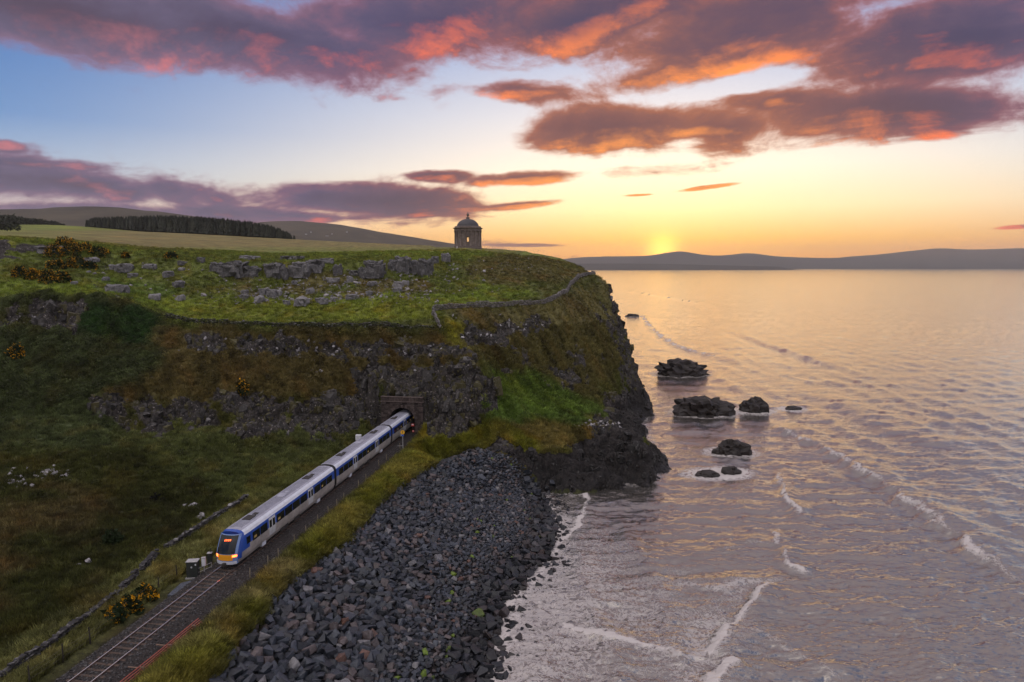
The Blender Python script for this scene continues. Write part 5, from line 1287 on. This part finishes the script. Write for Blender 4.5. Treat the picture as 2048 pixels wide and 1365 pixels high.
def boxes():
    x, y, z = hit(387, 1156); root = empty('relay_cabinet', (x, y, z), 0.1); tag(root, 'dark green equipment cabinet with pale lid beside the train nose', 'cabinet')
    q = MB(); q.box((0, 0, 0.85), (1.05, 0.7, 1.75), 0, 0.02); q.obj('case', M_dark, root)
    q = MB(); q.box((0, 0, 1.76), (1.15, 0.82, 0.09), 0, 0.02); q.obj('lid', M_greytop, root)
    q = MB(); q.box((-0.01, -0.362, 0.85), (0.02, 0.03, 1.6)); q.obj('door_seam', M_black, root)
    for dx, dz in ((-0.02, 1.2), (0.38, 1.45)): q = MB(); q.box((dx, -0.36, dz), (0.13, 0.02, 0.16)); q.obj('notice', M_white, root)
    q = MB(); q.box((0, 0, 0.0), (1.25, 0.95, 0.25)); q.obj('plinth', M_greytop, root)
    x, y, z = hit(409, 1152); root = empty('control_box', (x, y, z), 0.1); tag(root, 'white box on a short post between the cabinet and the train', 'control box')
    q = MB(); q.box((0, 0, 1.45), (0.36, 0.25, 0.85), 0, 0.03); q.obj('case', M_white, root); q = MB(); q.tube([(0, 0.06, -0.2), (0, 0.06, 1.1)], 0.05, 8); q.obj('post', M_greytop, root); q = MB(); q.box((0, 0, 1.90), (0.40, 0.30, 0.05)); q.obj('cap', M_greytop, root)
    x, y, z = hit(421, 1140); root = empty('location_case', (x, y, z), 0.1); tag(root, 'narrow dark case with a pale cap right behind the train nose', 'equipment case')
    q = MB(); q.box((0, 0, 1.15), (0.42, 0.34, 1.2), 0, 0.02); q.obj('case', M_dark, root); q = MB(); q.box((0, 0, 1.79), (0.5, 0.42, 0.08), 0, 0.02); q.obj('cap', M_greytop, root); q = MB(); q.tube([(0.1, 0.05, 1.8), (0.1, 0.05, 2.25)], 0.04, 7); q.obj('stub_post', M_black, root)
    q = MB()
    for s_ in (-0.14, 0.14): q.tube([(s_, 0, -0.2), (s_, 0, 0.6)], 0.045, 7)
    q.obj('legs', M_black, root)
    # handrail
    p0 = hit(393, 1158); p1 = hit(424, 1143); root = empty('handrail', p0); inv = Matrix.Translation(p0).inverted(); tag(root, 'low grey tube handrail in front of the lineside boxes', 'handrail')
    A, B = Vector(p0), Vector(p1)
    for t in (0.0, 0.5, 1.0): p = A.lerp(B, t); q = MB(); q.tube([p - Vector((0, 0, 0.2)), p + Vector((0, 0, 0.95))], 0.03, 7); q.obj('post', M_greytop, root).matrix_parent_inverse = inv
    for h in (0.92, 0.5): q = MB(); q.tube([A + Vector((0, 0, h)), B + Vector((0, 0, h))], 0.028, 7); q.obj('rail_tube', M_greytop, root).matrix_parent_inverse = inv
    # signs at the tunnel
    x, y, z = hit(806, 903); root = empty('speed_sign', (x, y, z), 0.0); tag(root, 'yellow round speed sign over a blue plate on a grey pole before the tunnel', 'sign')
    q = MB(); q.tube([(0, 0, -0.2), (0, 0, 3.2)], 0.05, 8); q.obj('pole', M_greytop, root)
    def disc(r_, y_, zc, nm, mt, n=20):
        q = MB(); q.add([(r_ * math.cos(2 * math.pi * i / n), y_ + d, zc + r_ * math.sin(2 * math.pi * i / n)) for d in (0, 0.04) for i in range(n)], [tuple(range(n)), tuple(range(2 * n - 1, n - 1, -1))] + [((i + 1) % n, i, n + i, n + (i + 1) % n) for i in range(n)]); return q.obj(nm, mt, root)
    disc(0.36, -0.10, 3.25, 'disc', M_yellow)
    q = MB(); q.box((0, -0.075, 2.72), (0.42, 0.04, 0.28)); q.obj('blue_plate', M_blue_s, root)
    q = MB(); q.box((0, -0.12, 3.25), (0.09, 0.02, 0.36)); q.obj('numeral', M_black, root)
    q = MB(); q.tube([(0, 0, 0.9), (-0.9, 0, 0.9)], 0.035, 6); q.obj('arm', M_greytop, root)
    x, y, z = hit(826, 880); root = empty('limit_board', (x, y, z), 0.0); tag(root, 'red boards on a dark post against the tunnel jamb', 'sign')
    q = MB(); q.tube([(0, 0, -0.2), (0, 0, 3.0)], 0.06, 8); q.obj('post', M_wood, root)
    q = MB(); q.box((0, -0.09, 2.75), (0.50, 0.04, 0.42)); q.obj('board', M_redsign, root); q = MB(); q.box((0, -0.12, 2.82), (0.34, 0.02, 0.14)); q.obj('lettering_band', M_white, root)
    q = MB(); q.box((0.08, -0.09, 1.62), (0.34, 0.04, 0.34)); q.obj('lower_board', M_redsign, root); q = MB(); q.box((0.06, -0.12, 1.64), (0.14, 0.02, 0.14)); q.obj('white_mark', M_white, root)
    (xx, yy) = on_track(pz(735, 905, RAIL)[1], -2.9); z = RAIL - 0.5
    root = empty('signal_box', (xx, yy, z), 0.0); tag(root, 'small white cabinet showing above the train roof before the tunnel', 'cabinet')
    q = MB(); q.box((0, 0, 2.9), (0.9, 0.6, 0.9), 0, 0.03); q.obj('case', M_white, root); q = MB(); q.tube([(0, 0, -0.3), (0, 0, 2.5)], 0.09, 8); q.obj('post', M_greytop, root)
    # gravel pad and trackside debris
    pad = [pz(a, c, RAIL - 0.44) for a, c in ((335, 1192), (362, 1168), (420, 1152), (412, 1168), (372, 1196))]
    q = MB(); q.add([(p[0], p[1], RAIL - 0.36) for p in pad] + [(p[0], p[1], RAIL - 0.75) for p in pad], [tuple(range(5))[::-1], ] + [(i, (i + 1) % 5, 5 + (i + 1) % 5, 5 + i) for i in range(5)])
    o = q.obj('gravel_pad', flat_mat('blue_grey_gravel', (0.075, 0.082, 0.10), 0.95, 0, 0.7, 8.0, 0.2, 1.0, 'Position')); tag(o, kind='structure')
boxes()
# ------------------------------------------------------------------ far land
def ridge(name, crest_px, Y0, front, back, zb, mat, rough, step=40, rows=26, seed=0, kindtag='structure'):
    crest = smooth_line([pY(a, c, Y0) for a, c in crest_px], step); n = len(crest); V = []; tot = rows + 8
    for k, c in enumerate(crest):
        for j in range(tot):
            if j <= rows: s = j / rows; y = Y0 - front * (1 - s); e = s ** 1.25 * (0.65 + 0.35 * s)
            else: s = (j - rows) / (tot - 1 - rows); y = Y0 + back * s; e = (1 - s) ** 2
            x = c[0] * (y / Y0) ** 0.35
            V.append((x, y, zb + (c[2] - zb) * e))
    V = np.array(V); r_ = fbm(V * np.array([1, 1, 0]) / (front * 0.28) + seed, 5) * rough
    jj = np.tile(np.arange(tot), n); w = np.where(jj <= rows, np.sin(np.pi * np.clip(jj / rows, 0, 1)), 0.2)
    V[:, 2] += r_ * w * (V[:, 2] - zb + 5) * 0.9; V[:, 2] += 0.02 * (V[:, 2] - zb) * fbm(V * np.array([1, 1, 0]) / (step * 2.5) + 9, 3)
    F = [[k * tot + j, (k + 1) * tot + j, (k + 1) * tot + j + 1, k * tot + j + 1] for k in range(n - 1) for j in range(tot - 1)]
    o = new_obj(name, mesh_np(name, V, F, True), mat); tag(o, kind=kindtag); return o, V
def moor(name, c0_, c1_, sc):
    m, b, p, o = material(name); pos = b.node('ShaderNodeNewGeometry').outputs['Position']
    n = b.noise(pos, sc, 6, 0.62, 0.4); b.put(p.inputs['Base Color'], b.ramp(n, [(0.35, c0_), (0.65, c1_)])); p.inputs['Roughness'].default_value = 1.0; p.inputs['Specular IOR Level'].default_value = 0.1; return m
M_moor = moor('heather_moor', (0.040, 0.036, 0.026), (0.080, 0.066, 0.042), 0.006); M_far = moor('far_hill', (0.045, 0.042, 0.034), (0.065, 0.06, 0.046), 0.0012)
ridge('hill', [(-500, 430), (-200, 421), (0, 419), (60, 418), (130, 415), (215, 414), (290, 421), (360, 429), (440, 440), (520, 456), (600, 474), (680, 492)], 2900, 1500, 1500, 40, M_moor, 0.16, 40, 26, 1)
hill_o, _ = ridge('hill', [(380, 474), (450, 462), (500, 449), (545, 443), (600, 443), (680, 450), (760, 464), (840, 477), (905, 488), (950, 497), (990, 508)], 4200, 1700, 1500, 30, M_moor, 0.12, 50, 26, 2)
ridge('far_hills', [(1060, 528), (1100, 523), (1140, 517), (1200, 513.5), (1290, 512), (1330, 506.5), (1362, 503), (1400, 509), (1440, 511.5), (1500, 507), (1560, 513.5), (1660, 516.5), (1700, 513.5), (1760, 509), (1830, 501.5), (1880, 497), (1950, 499.5), (2048, 497), (2200, 500), (2500, 505), (3000, 512)], 12000, 2600, 2500, -4, M_far, 0.10, 90, 22, 3)
ridge('low_shore', [(1000, 529), (1100, 528), (1180, 527.5), (1260, 527.5), (1340, 528.5), (1420, 530.5), (1520, 532.8), (1560, 534)], 7600, 900, 600, -2, M_far, 0.05, 60, 10, 4)
def houses():
    mw, b, p, o = material('whitewash'); p.inputs['Base Color'].default_value = (0.40, 0.38, 0.37, 1); mr = flat_mat('slate_roof', (0.06, 0.055, 0.055), 0.8)
    V = np.array([v.co[:] for v in hill_o.data.vertices])
    labs = ['leftmost white farmhouse on the far hillside', 'small white cottage beside the leftmost farmhouse', 'long white house in the middle of the far hillside row', 'tiny white house right of the long house', 'white farm building at the right end of the far row']
    for k, (a, c, w_) in enumerate(((612, 467, 12), (622, 467, 8), (654, 468, 16), (664, 469, 7), (694, 470, 10))):
        px_, py_ = project(V); j = np.argmin(np.hypot(px_ - a, py_ - c) + (V[:, 1] > 4150) * 1000); x, y, z = V[j]
        x, y, z = pY(a, c, y)[0], y, z
        root = empty('house', (x, y, z - 1), 0.2); L_ = w_; q = MB(); q.box((0, 0, 2.2), (L_, 7, 5.5)); q.obj('wall', mw, root)
        q = MB(); q.add([(-L_ / 2 - .3, -3.8, 4.95), (L_ / 2 + .3, -3.8, 4.95), (L_ / 2 + .3, 3.8, 4.95), (-L_ / 2 - .3, 3.8, 4.95), (-L_ / 2 - .3, 0, 8.2), (L_ / 2 + .3, 0, 8.2)], [(0, 1, 5, 4), (2, 3, 4, 5), (0, 4, 3), (1, 2, 5), (3, 2, 1, 0)]); q.obj('roof', mr, root)
        tag(root, labs[k], 'house', 'white houses on the far hillside')
houses()

# ------------------------------------------------------------------ woods
def leaf_mat(name, color, var=0.4, trans=0.25):
    m, b, p, o = material(name)
    info = b.node('ShaderNodeObjectInfo'); t = attr(b, 'tint', 'Color')
    n = b.noise(b.node('ShaderNodeNewGeometry').outputs['Position'], 0.9, 3, 0.6); k = b.ss(n, 0.3, 0.7, 1 - var, 1 + var, 'LINEAR')
    c = b.mix(1.0, b.mix(1.0, color, t, 'ADD'), b.comb(k, k, k), 'MULTIPLY'); b.put(p.inputs['Base Color'], c); p.inputs['Roughness'].default_value = 0.8; p.inputs['Specular IOR Level'].default_value = 0.15
    if trans:
        tr = b.node('ShaderNodeBsdfTranslucent'); b.put(tr.inputs[0], c); mx = b.node('ShaderNodeMixShader'); mx.inputs[0].default_value = trans
        b.l.new(p.outputs[0], mx.inputs[1]); b.l.new(tr.outputs[0], mx.inputs[2]); b.l.new(mx.outputs[0], o.inputs[0])
    return m
M_conifer = leaf_mat('conifer', (0.022, 0.026, 0.020), 0.35, 0)
def conifer(r, h):
    V = []; F = []; n = 9; lay = 6
    for l_ in range(lay):
        z0 = h * (0.10 + 0.80 * l_ / lay); z1 = z0 + h * 0.30; rr = h * 0.17 * (1 - l_ / lay * 0.88)
        base = len(V); V.append((r.normal() * 0.05, r.normal() * 0.05, min(z1, h)))
        for i in range(n):
            a = 2 * math.pi * i / n + r.uniform(0, .4); q = rr * r.uniform(0.55, 1.2); V.append((q * math.cos(a), q * math.sin(a), z0 + r.uniform(-0.05, 0.03) * h))
        F += [(base, base + 1 + i, base + 1 + (i + 1) % n) for i in range(n)]
    b_ = len(V); V += [(0.012 * h, 0, 0), (-0.006 * h, 0.01 * h, 0), (-0.006 * h, -0.01 * h, 0), (0, 0, h * 0.5)]; F += [(b_, b_ + 1, b_ + 3), (b_ + 1, b_ + 2, b_ + 3), (b_ + 2, b_, b_ + 3)]
    return np.array(V), np.array(F)
def woods():
    r = np.random.default_rng(50); kinds = [conifer(r, 1.0) for _ in range(10)]; heap = Heap()
    fr = smooth_line([(172, 449, 735), (200, 453, 725), (300, 463, 705), (450, 472, 665), (540, 475.5, 640), (590, 476.5, 628)], 20)
    tops = lambda p: np.interp(p, [172, 190, 215, 270, 330, 400, 450, 500, 540, 565, 590], [441, 434, 433, 431, 430, 432, 436, 441, 449, 458, 471])
    for _ in range(900):
        k = r.uniform(0, len(fr) - 1); i = int(k); p = fr[i] + (fr[min(i + 1, len(fr) - 1)] - fr[i]) * (k - i)
        dep = abs(r.normal()) * 22 if r.uniform() < 0.75 else r.uniform(0, 70); x, y, z = pY(p[0], p[1] + r.uniform(-1, 0.5), p[2]); 
        y2 = y + dep; x = x * y2 / y; zt = pY(p[0], tops(p[0]) + abs(r.normal()) * 4.5 - 1.0, y2)[2]; zg = min(float(ground_z([x], [y2])[0]), z)
        h = max(4, (zt - zg)); h = min(h, 30); V, F = kinds[r.integers(10)]; g = r.uniform(0, 0.02)
        heap.add(V * np.array([h * r.uniform(0.9, 1.3), h * r.uniform(0.9, 1.3), h]) + np.array([x, y2, zg]), F, (g, g, g * 0.7))
    o = new_obj('conifer_wood', heap.mesh('conifer_wood'), M_conifer); o.color = (0, 0, 0, 1); tag(o, 'dark conifer wood standing along the back of the plateau field', 'wood', kind='stuff')
    # broadleaved belt at far left
    heap = Heap()
    def crown(x, y, z, h, n=130):
        c = r.normal(size=(n, 3)); c /= np.linalg.norm(c, axis=1)[:, None]; c *= r.uniform(0.5, 1.0, (n, 1)) ** 0.5; c = c * np.array([h * 0.55, h * 0.55, h * 0.42]) + np.array([0, 0, h * 0.55]); s_ = h * 0.10
        for q in c:
            t = q + r.normal(size=(3, 3)) * s_; g = r.uniform(0, 0.025); heap.add(t + np.array([x, y, z]), np.array([[0, 1, 2]]), (g, g * 1.1, g * 0.6))
    for a, c, Y, h in [(x_, 463 - 0.02 * x_, 520 + r.uniform(-10, 10), r.uniform(5, 7.5)) for x_ in np.linspace(-40, 34, 9)]:
        x, y, z = pY(a, c, Y); crown(x, y, min(z, float(ground_z([x], [y])[0])), h)
    for x_ in np.linspace(-60, 125, 34):
        Y = 820 + r.uniform(-10, 60); x, y, z = pY(x_, 451, Y); top_ = pY(x_, np.interp(x_, [-60, 0, 40, 80, 105, 130], [424, 427, 432, 438, 441, 447]) + r.uniform(0, 3), Y)[2]; zg = z - 4; crown(x, y, zg, max(5, top_ - zg), 170)
    o = new_obj('broadleaf_wood', heap.mesh('broadleaf_wood'), M_conifer); o.color = (0, 0, 0, 1); tag(o, 'dark broadleaved belt of trees at the left end of the plateau', 'wood', kind='stuff')
woods()

# ------------------------------------------------------------------ gorse
M_gorse = leaf_mat('gorse_green', (0.018, 0.028, 0.010), 0.4, 0.15); M_bloom = leaf_mat('gorse_bloom', (0.60, 0.29, 0.012), 0.4, 0.2)
def gorse(px_, py_, wpx, hpx, label, bloom=0.5, seed=0):
    r = np.random.default_rng(600 + seed); x, y, z = hit(px_, py_); s_ = y / FPX; w = wpx * s_ * 0.5; h = hpx * s_ * 1.05; d = w * 0.75
    root = empty('gorse_bush', (x, y + d * 0.4, float(ground_z([x], [y + d * 0.4])[0]))); tag(root, label, 'gorse bush', 'gorse bushes in bloom')
    n = int(420 + 60 * w); c = r.normal(size=(n, 3)); c /= np.linalg.norm(c, axis=1)[:, None]; c[:, 2] = np.abs(c[:, 2]); rad = r.uniform(0.35, 1.0, n) ** 0.4
    lumpy = 1 + 0.35 * fbm(c * 2.2 + seed * 5, 2); c = c * (rad * lumpy)[:, None]
    P = c * np.array([w, d, h]); gz_ = ground_z(P[:, 0] + x, P[:, 1] + y + d * 0.4) - root.location.z; P[:, 2] += gz_
    def leaves(P, size, name, mat, up):
        k = len(P); T = (r.normal(size=(k, 3, 3)) * size + P[:, None, :]); T[:, 2, 2] += up; T[:, 2] += c[:k].mean(0) * 0
        o = new_obj(name, mesh_np(name, T.reshape(-1, 3), np.arange(3 * k).reshape(-1, 3)), mat, root); o.color = (0, 0, 0, 1); return o
    leaves(P, min(0.20, 0.10 * h + 0.07), 'foliage', M_gorse, 0.12)
    patch = fbm(P * 0.9 + seed, 2) + r.normal(size=n) * 0.10; ib = (rad > 0.72) & (patch > 0.16 - 0.55 * bloom); 
    if ib.sum() > 3: leaves(P[ib] * 1.03 + np.array([0, 0, 0.05]), min(0.13, 0.06 * h + 0.05), 'blossom', M_bloom, 0.05)
GORSE = [(222, 1092, 38, 26, -2.0, 'dark round bush alone in the middle of the left field'), (36, 556, 30, 20, 0.7, 'orange-flowered gorse bush at the lower left end of the thicket'), (62, 560, 34, 20, 0.55, 'flowering gorse bush second in the lower row of the thicket'), (92, 566, 36, 24, 0.45, 'gorse bush with sparse bloom in the middle of the lower row'), (122, 566, 34, 20, 0.15, 'dark gorse bush with few flowers at the right end of the lower row'),
         (105, 515, 36, 22, 0.6, 'gorse bush flowering below the small pale crag'), (140, 512, 40, 24, 0.65, 'wide gorse bush in full bloom in the upper thicket'), (128, 496, 46, 18, 0.6, 'topmost gorse bush breaking the plateau edge'), (165, 503, 44, 14, 0.6, 'gorse bush trailing right along the plateau rim'), (196, 512, 40, 12, 0.15, 'dark low gorse bush right of the flowering rim'), (150, 535, 40, 18, 0.35, 'patchy gorse bush in the heart of the thicket'), (110, 540, 40, 18, 0.25, 'mostly green gorse bush between the two rows'), (178, 540, 30, 16, 0.05, 'dark green bush beside the pale boulders'),
         (250, 517, 14, 9, 0.7, 'small round gorse bush alone on the slope left of the outcrop'), (340, 518, 26, 12, 0.3, 'low dark bush with a touch of bloom near the outcrop'),
         (30, 722, 40, 26, 0.4, 'gorse bush with dull bloom on the dark left slope'), (485, 786, 24, 18, 0.5, 'small gorse bush on the crag above the train'), 
         (228, 1247, 40, 30, 0.4, 'near end of the flowering gorse hedge beside the track'), (258, 1226, 44, 30, 0.45, 'middle of the flowering gorse hedge beside the track'), (288, 1203, 44, 26, 0.3, 'far end of the flowering gorse hedge beside the track')]
for k, (a, c, w_, h_, bl, lb) in enumerate(GORSE): gorse(a, c, w_, h_, lb, bl, k)

# ------------------------------------------------------------------ grass and scrub
def grass_material(name, trans=0.3):
    m, b, p, o = material(name)
    c = attr(b, 'zone', 'Color', 'INSTANCER'); g = attr(b, 'blade')
    k = b.m('ADD', 0.6, b.m('MULTIPLY', g, 0.9)); c = b.mix(1.0, c, b.comb(k, k, b.m('MULTIPLY', k, 0.9)), 'MULTIPLY')
    b.put(p.inputs['Base Color'], c); p.inputs['Roughness'].default_value = 0.7; p.inputs['Specular IOR Level'].default_value = 0.2
    tr = b.node('ShaderNodeBsdfTranslucent'); b.put(tr.inputs[0], c); mx = b.node('ShaderNodeMixShader'); mx.inputs[0].default_value = trans
    b.l.new(p.outputs[0], mx.inputs[1]); b.l.new(tr.outputs[0], mx.inputs[2]); b.l.new(mx.outputs[0], o.inputs[0]); return m
M_grass = grass_material('grass_blades')
def tuft(name, seed, nb, h, spread, bend, width):
    r = np.random.default_rng(seed); V = []; F = []; B = []
    for k in range(nb):
        a = r.uniform(0, 6.283); q = r.uniform(0, 1) ** 0.6 * spread; x, y = q * math.cos(a), q * math.sin(a); hh = h * r.uniform(0.55, 1.1); dx, dy = math.cos(a) * bend * hh * r.uniform(0.2, 1), math.sin(a) * bend * hh * r.uniform(0.2, 1)
        t = a + math.pi / 2 + r.normal() * 0.6; wx, wy = math.cos(t) * width, math.sin(t) * width; b_ = len(V)
        V += [(x - wx, y - wy, -0.05), (x + wx, y + wy, -0.05), (x + dx * .4 + wx * .7, y + dy * .4 + wy * .7, hh * .6), (x + dx * .4 - wx * .7, y + dy * .4 - wy * .7, hh * .6), (x + dx, y + dy, hh)]
        F += [(b_, b_ + 1, b_ + 2), (b_, b_ + 2, b_ + 3), (b_ + 3, b_ + 2, b_ + 4)]; B += [r.uniform()] * 5
    return mesh_np(name, V, F, False, {'blade': np.array(B)})
def leafclump(name, seed, n):
    r = np.random.default_rng(seed); c = r.normal(size=(n, 3)); c /= np.linalg.norm(c, axis=1)[:, None]; c[:, 2] = np.abs(c[:, 2]); c *= r.uniform(0.4, 1.0, (n, 1)) ** 0.5; c *= np.array([1, 1, 0.8]); c *= (1 + 0.3 * fbm(c * 2 + seed, 2))[:, None]
    T = c[:, None, :] + r.normal(size=(n, 3, 3)) * 0.13
    return mesh_np(name, T.reshape(-1, 3), np.arange(3 * n).reshape(-1, 3), False, {'blade': np.repeat(r.uniform(size=n), 3)})
def scatter(name, label, cat, mesh, weight, count, smin, smax, bright, seed):
    r = np.random.default_rng(seed); mesh.materials.append(M_grass)
    cellarea = np.outer(np.gradient(GY), np.gradient(GX)).ravel()
    pr = weight * cellarea; pr = pr / pr.sum(); ids = r.choice(len(VX), count, p=pr)
    j, i = ids // NX, ids % NX; jx = r.uniform(-0.5, 0.5, count) * np.gradient(GX)[i]; jy = r.uniform(-0.5, 0.5, count) * np.gradient(GY)[j]
    x = P3[ids, 0] + jx; y = P3[ids, 1] + jy; z = P3[ids, 2] + gx.ravel()[ids] * jx + gy.ravel()[ids] * jy
    s_ = r.uniform(smin, smax, count); colr = col[ids] * r.uniform(0.6, 1.45, (count, 1)) * bright
    me = bpy.data.meshes.new(name); me.vertices.add(count); me.vertices.foreach_set('co', np.stack([x, y, z], 1).astype(np.float32).ravel())
    me.attributes.new('zone', 'FLOAT_COLOR', 'POINT').data.foreach_set('color', np.concatenate([colr, np.ones((count, 1))], 1).astype(np.float32).ravel())
    me.attributes.new('scl', 'FLOAT', 'POINT').data.foreach_set('value', s_.astype(np.float32))
    rot = np.stack([r.normal(0, 0.12, count), r.normal(0, 0.12, count), r.uniform(0, 6.283, count)], 1); me.attributes.new('rot', 'FLOAT_VECTOR', 'POINT').data.foreach_set('vector', rot.astype(np.float32).ravel())
    proto = new_obj(name, mesh); q0 = hit(300, 1000); proto.location = (q0[0] + seed * 0.3, q0[1], q0[2]); tag(proto, 'single %s tuft in the field left of the railway' % name.replace('_', ' '), cat, kind='stuff')
    o = bpy.data.objects.new(name, me); C.objects.link(o); tag(o, label, cat, kind='stuff')
    ng = bpy.data.node_groups.new(name, 'GeometryNodeTree'); ng.interface.new_socket('Geometry', in_out='INPUT', socket_type='NodeSocketGeometry'); ng.interface.new_socket('Geometry', in_out='OUTPUT', socket_type='NodeSocketGeometry')
    N = ng.nodes; gi = N.new('NodeGroupInput'); go = N.new('NodeGroupOutput'); iop = N.new('GeometryNodeInstanceOnPoints'); oi = N.new('GeometryNodeObjectInfo'); oi.inputs['Object'].default_value = proto; oi.inputs['As Instance'].default_value = True
    a1 = N.new('GeometryNodeInputNamedAttribute'); a1.data_type = 'FLOAT'; a1.inputs['Name'].default_value = 'scl'
    a2 = N.new('GeometryNodeInputNamedAttribute'); a2.data_type = 'FLOAT_VECTOR'; a2.inputs['Name'].default_value = 'rot'
    e2r = N.new('FunctionNodeEulerToRotation'); Lk = ng.links
    Lk.new(gi.outputs[0], iop.inputs['Points']); Lk.new(oi.outputs['Geometry'], iop.inputs['Instance']); Lk.new(a1.outputs['Attribute'], iop.inputs['Scale']); Lk.new(a2.outputs['Attribute'], e2r.inputs[0]); Lk.new(e2r.outputs[0], iop.inputs['Rotation']); Lk.new(iop.outputs[0], go.inputs[0])
    md = o.modifiers.new('scatter', 'NODES'); md.node_group = ng
    return o
def vegetation():
    inview = (PX > -90) & (PX < 1340) & (PY < 1430) & (VY < 235) & (VY > 36) & (VX > -175)
    soil = inview & ~stones & (rock < 0.45) & ~((np.abs(trd + 0.2) < 4.0) & (VY < PORTAL_Y + 3)) & (VZ > 1.0)
    area = np.sqrt(1 + slope ** 2)
    scrubz = np.zeros(len(VX))
    for poly in ([(-200, 600), (200, 598), (345, 650), (350, 700), (300, 760), (150, 800), (-200, 800)], [(160, 605), (345, 650), (340, 700), (170, 665)]): scrubz = np.maximum(scrubz, in_poly(poly, wob_x, wob_y) * 1.0)
    crest_d, _, _ = line_dist([pY(*c)[:2] for c in CREST_PX], VX, VY)
    bank = soil & (trd > 4.2) & (VX < 2) & (VY < 122); strip = soil & (trd < -3.6) & (trd > -9) & (VY < 110)
    dist = np.hypot(VX, VY)
    terr = (PY < 650) & (VY > 138)
    w = area * soil * np.clip(90 / dist, 0.35, 2.2) ** 1.5 * np.where(terr, 0.5, 1.0)
    scatter('grass', 'short grass and moss covering the slopes and terrace', 'grass', tuft('grass_tuft', 1, 22, 0.26, 0.34, 0.6, 0.022), w, 80000, 0.7, 1.7, 1.25, 1)
    w = area * soil * (bank * 6.0 + strip * 4.0 + 0.7 * (slope > 0.3) * (1 - terr) + 0.10) * np.clip(90 / dist, 0.3, 2.5)
    scatter('long_grass', 'long rough grass on the railway banks and steep slopes', 'grass', tuft('grass_tuft', 2, 26, 0.55, 0.30, 0.95, 0.026), w, 52000, 0.6, 1.45, 1.35, 2)
    w = area * soil * (scrubz * 1.0 + 3.0 * (crest_d < 1.3) * (PX < 870) * (PX > 230) + 0.22 * (slope > 0.4) * (~terr) + 0.02 * (PY < 1000) * (PY > 850) * (PX < 600) + 0.03 * ((PY < 560) & (PX < 420)))
    scatter('scrub', 'low dark bramble and scrub on the left slope and terrace edge', 'scrub', leafclump('scrub_clump', 3, 90), w, 9000, 0.25, 1.05, 1.0, 3)
vegetation()

# ------------------------------------------------------------------ evening haze over the bay
def haze():
    q = MB(); x0, x1, y0, y1, z0, z1 = -14500, 17500, -400, 15500, -6.0, 470.0
    q.box(((x0 + x1) / 2, (y0 + y1) / 2, (z0 + z1) / 2), (x1 - x0, y1 - y0, z1 - z0)); 
    m = bpy.data.materials.new('evening_haze'); m.use_nodes = True; nt = m.node_tree; nt.nodes.clear(); b = NB(nt)
    v = b.node('ShaderNodeVolumePrincipled'); v.inputs['Color'].default_value = (0.92, 0.88, 0.86, 1); v.inputs['Density'].default_value = 5.0e-5; v.inputs['Anisotropy'].default_value = 0.35
    o = b.node('ShaderNodeOutputMaterial'); b.l.new(v.outputs[0], o.inputs['Volume'])
    h = q.obj('haze', m); tag(h, 'thin evening haze over the bay and the far hills', 'haze', kind='stuff')
if HAZE: haze()
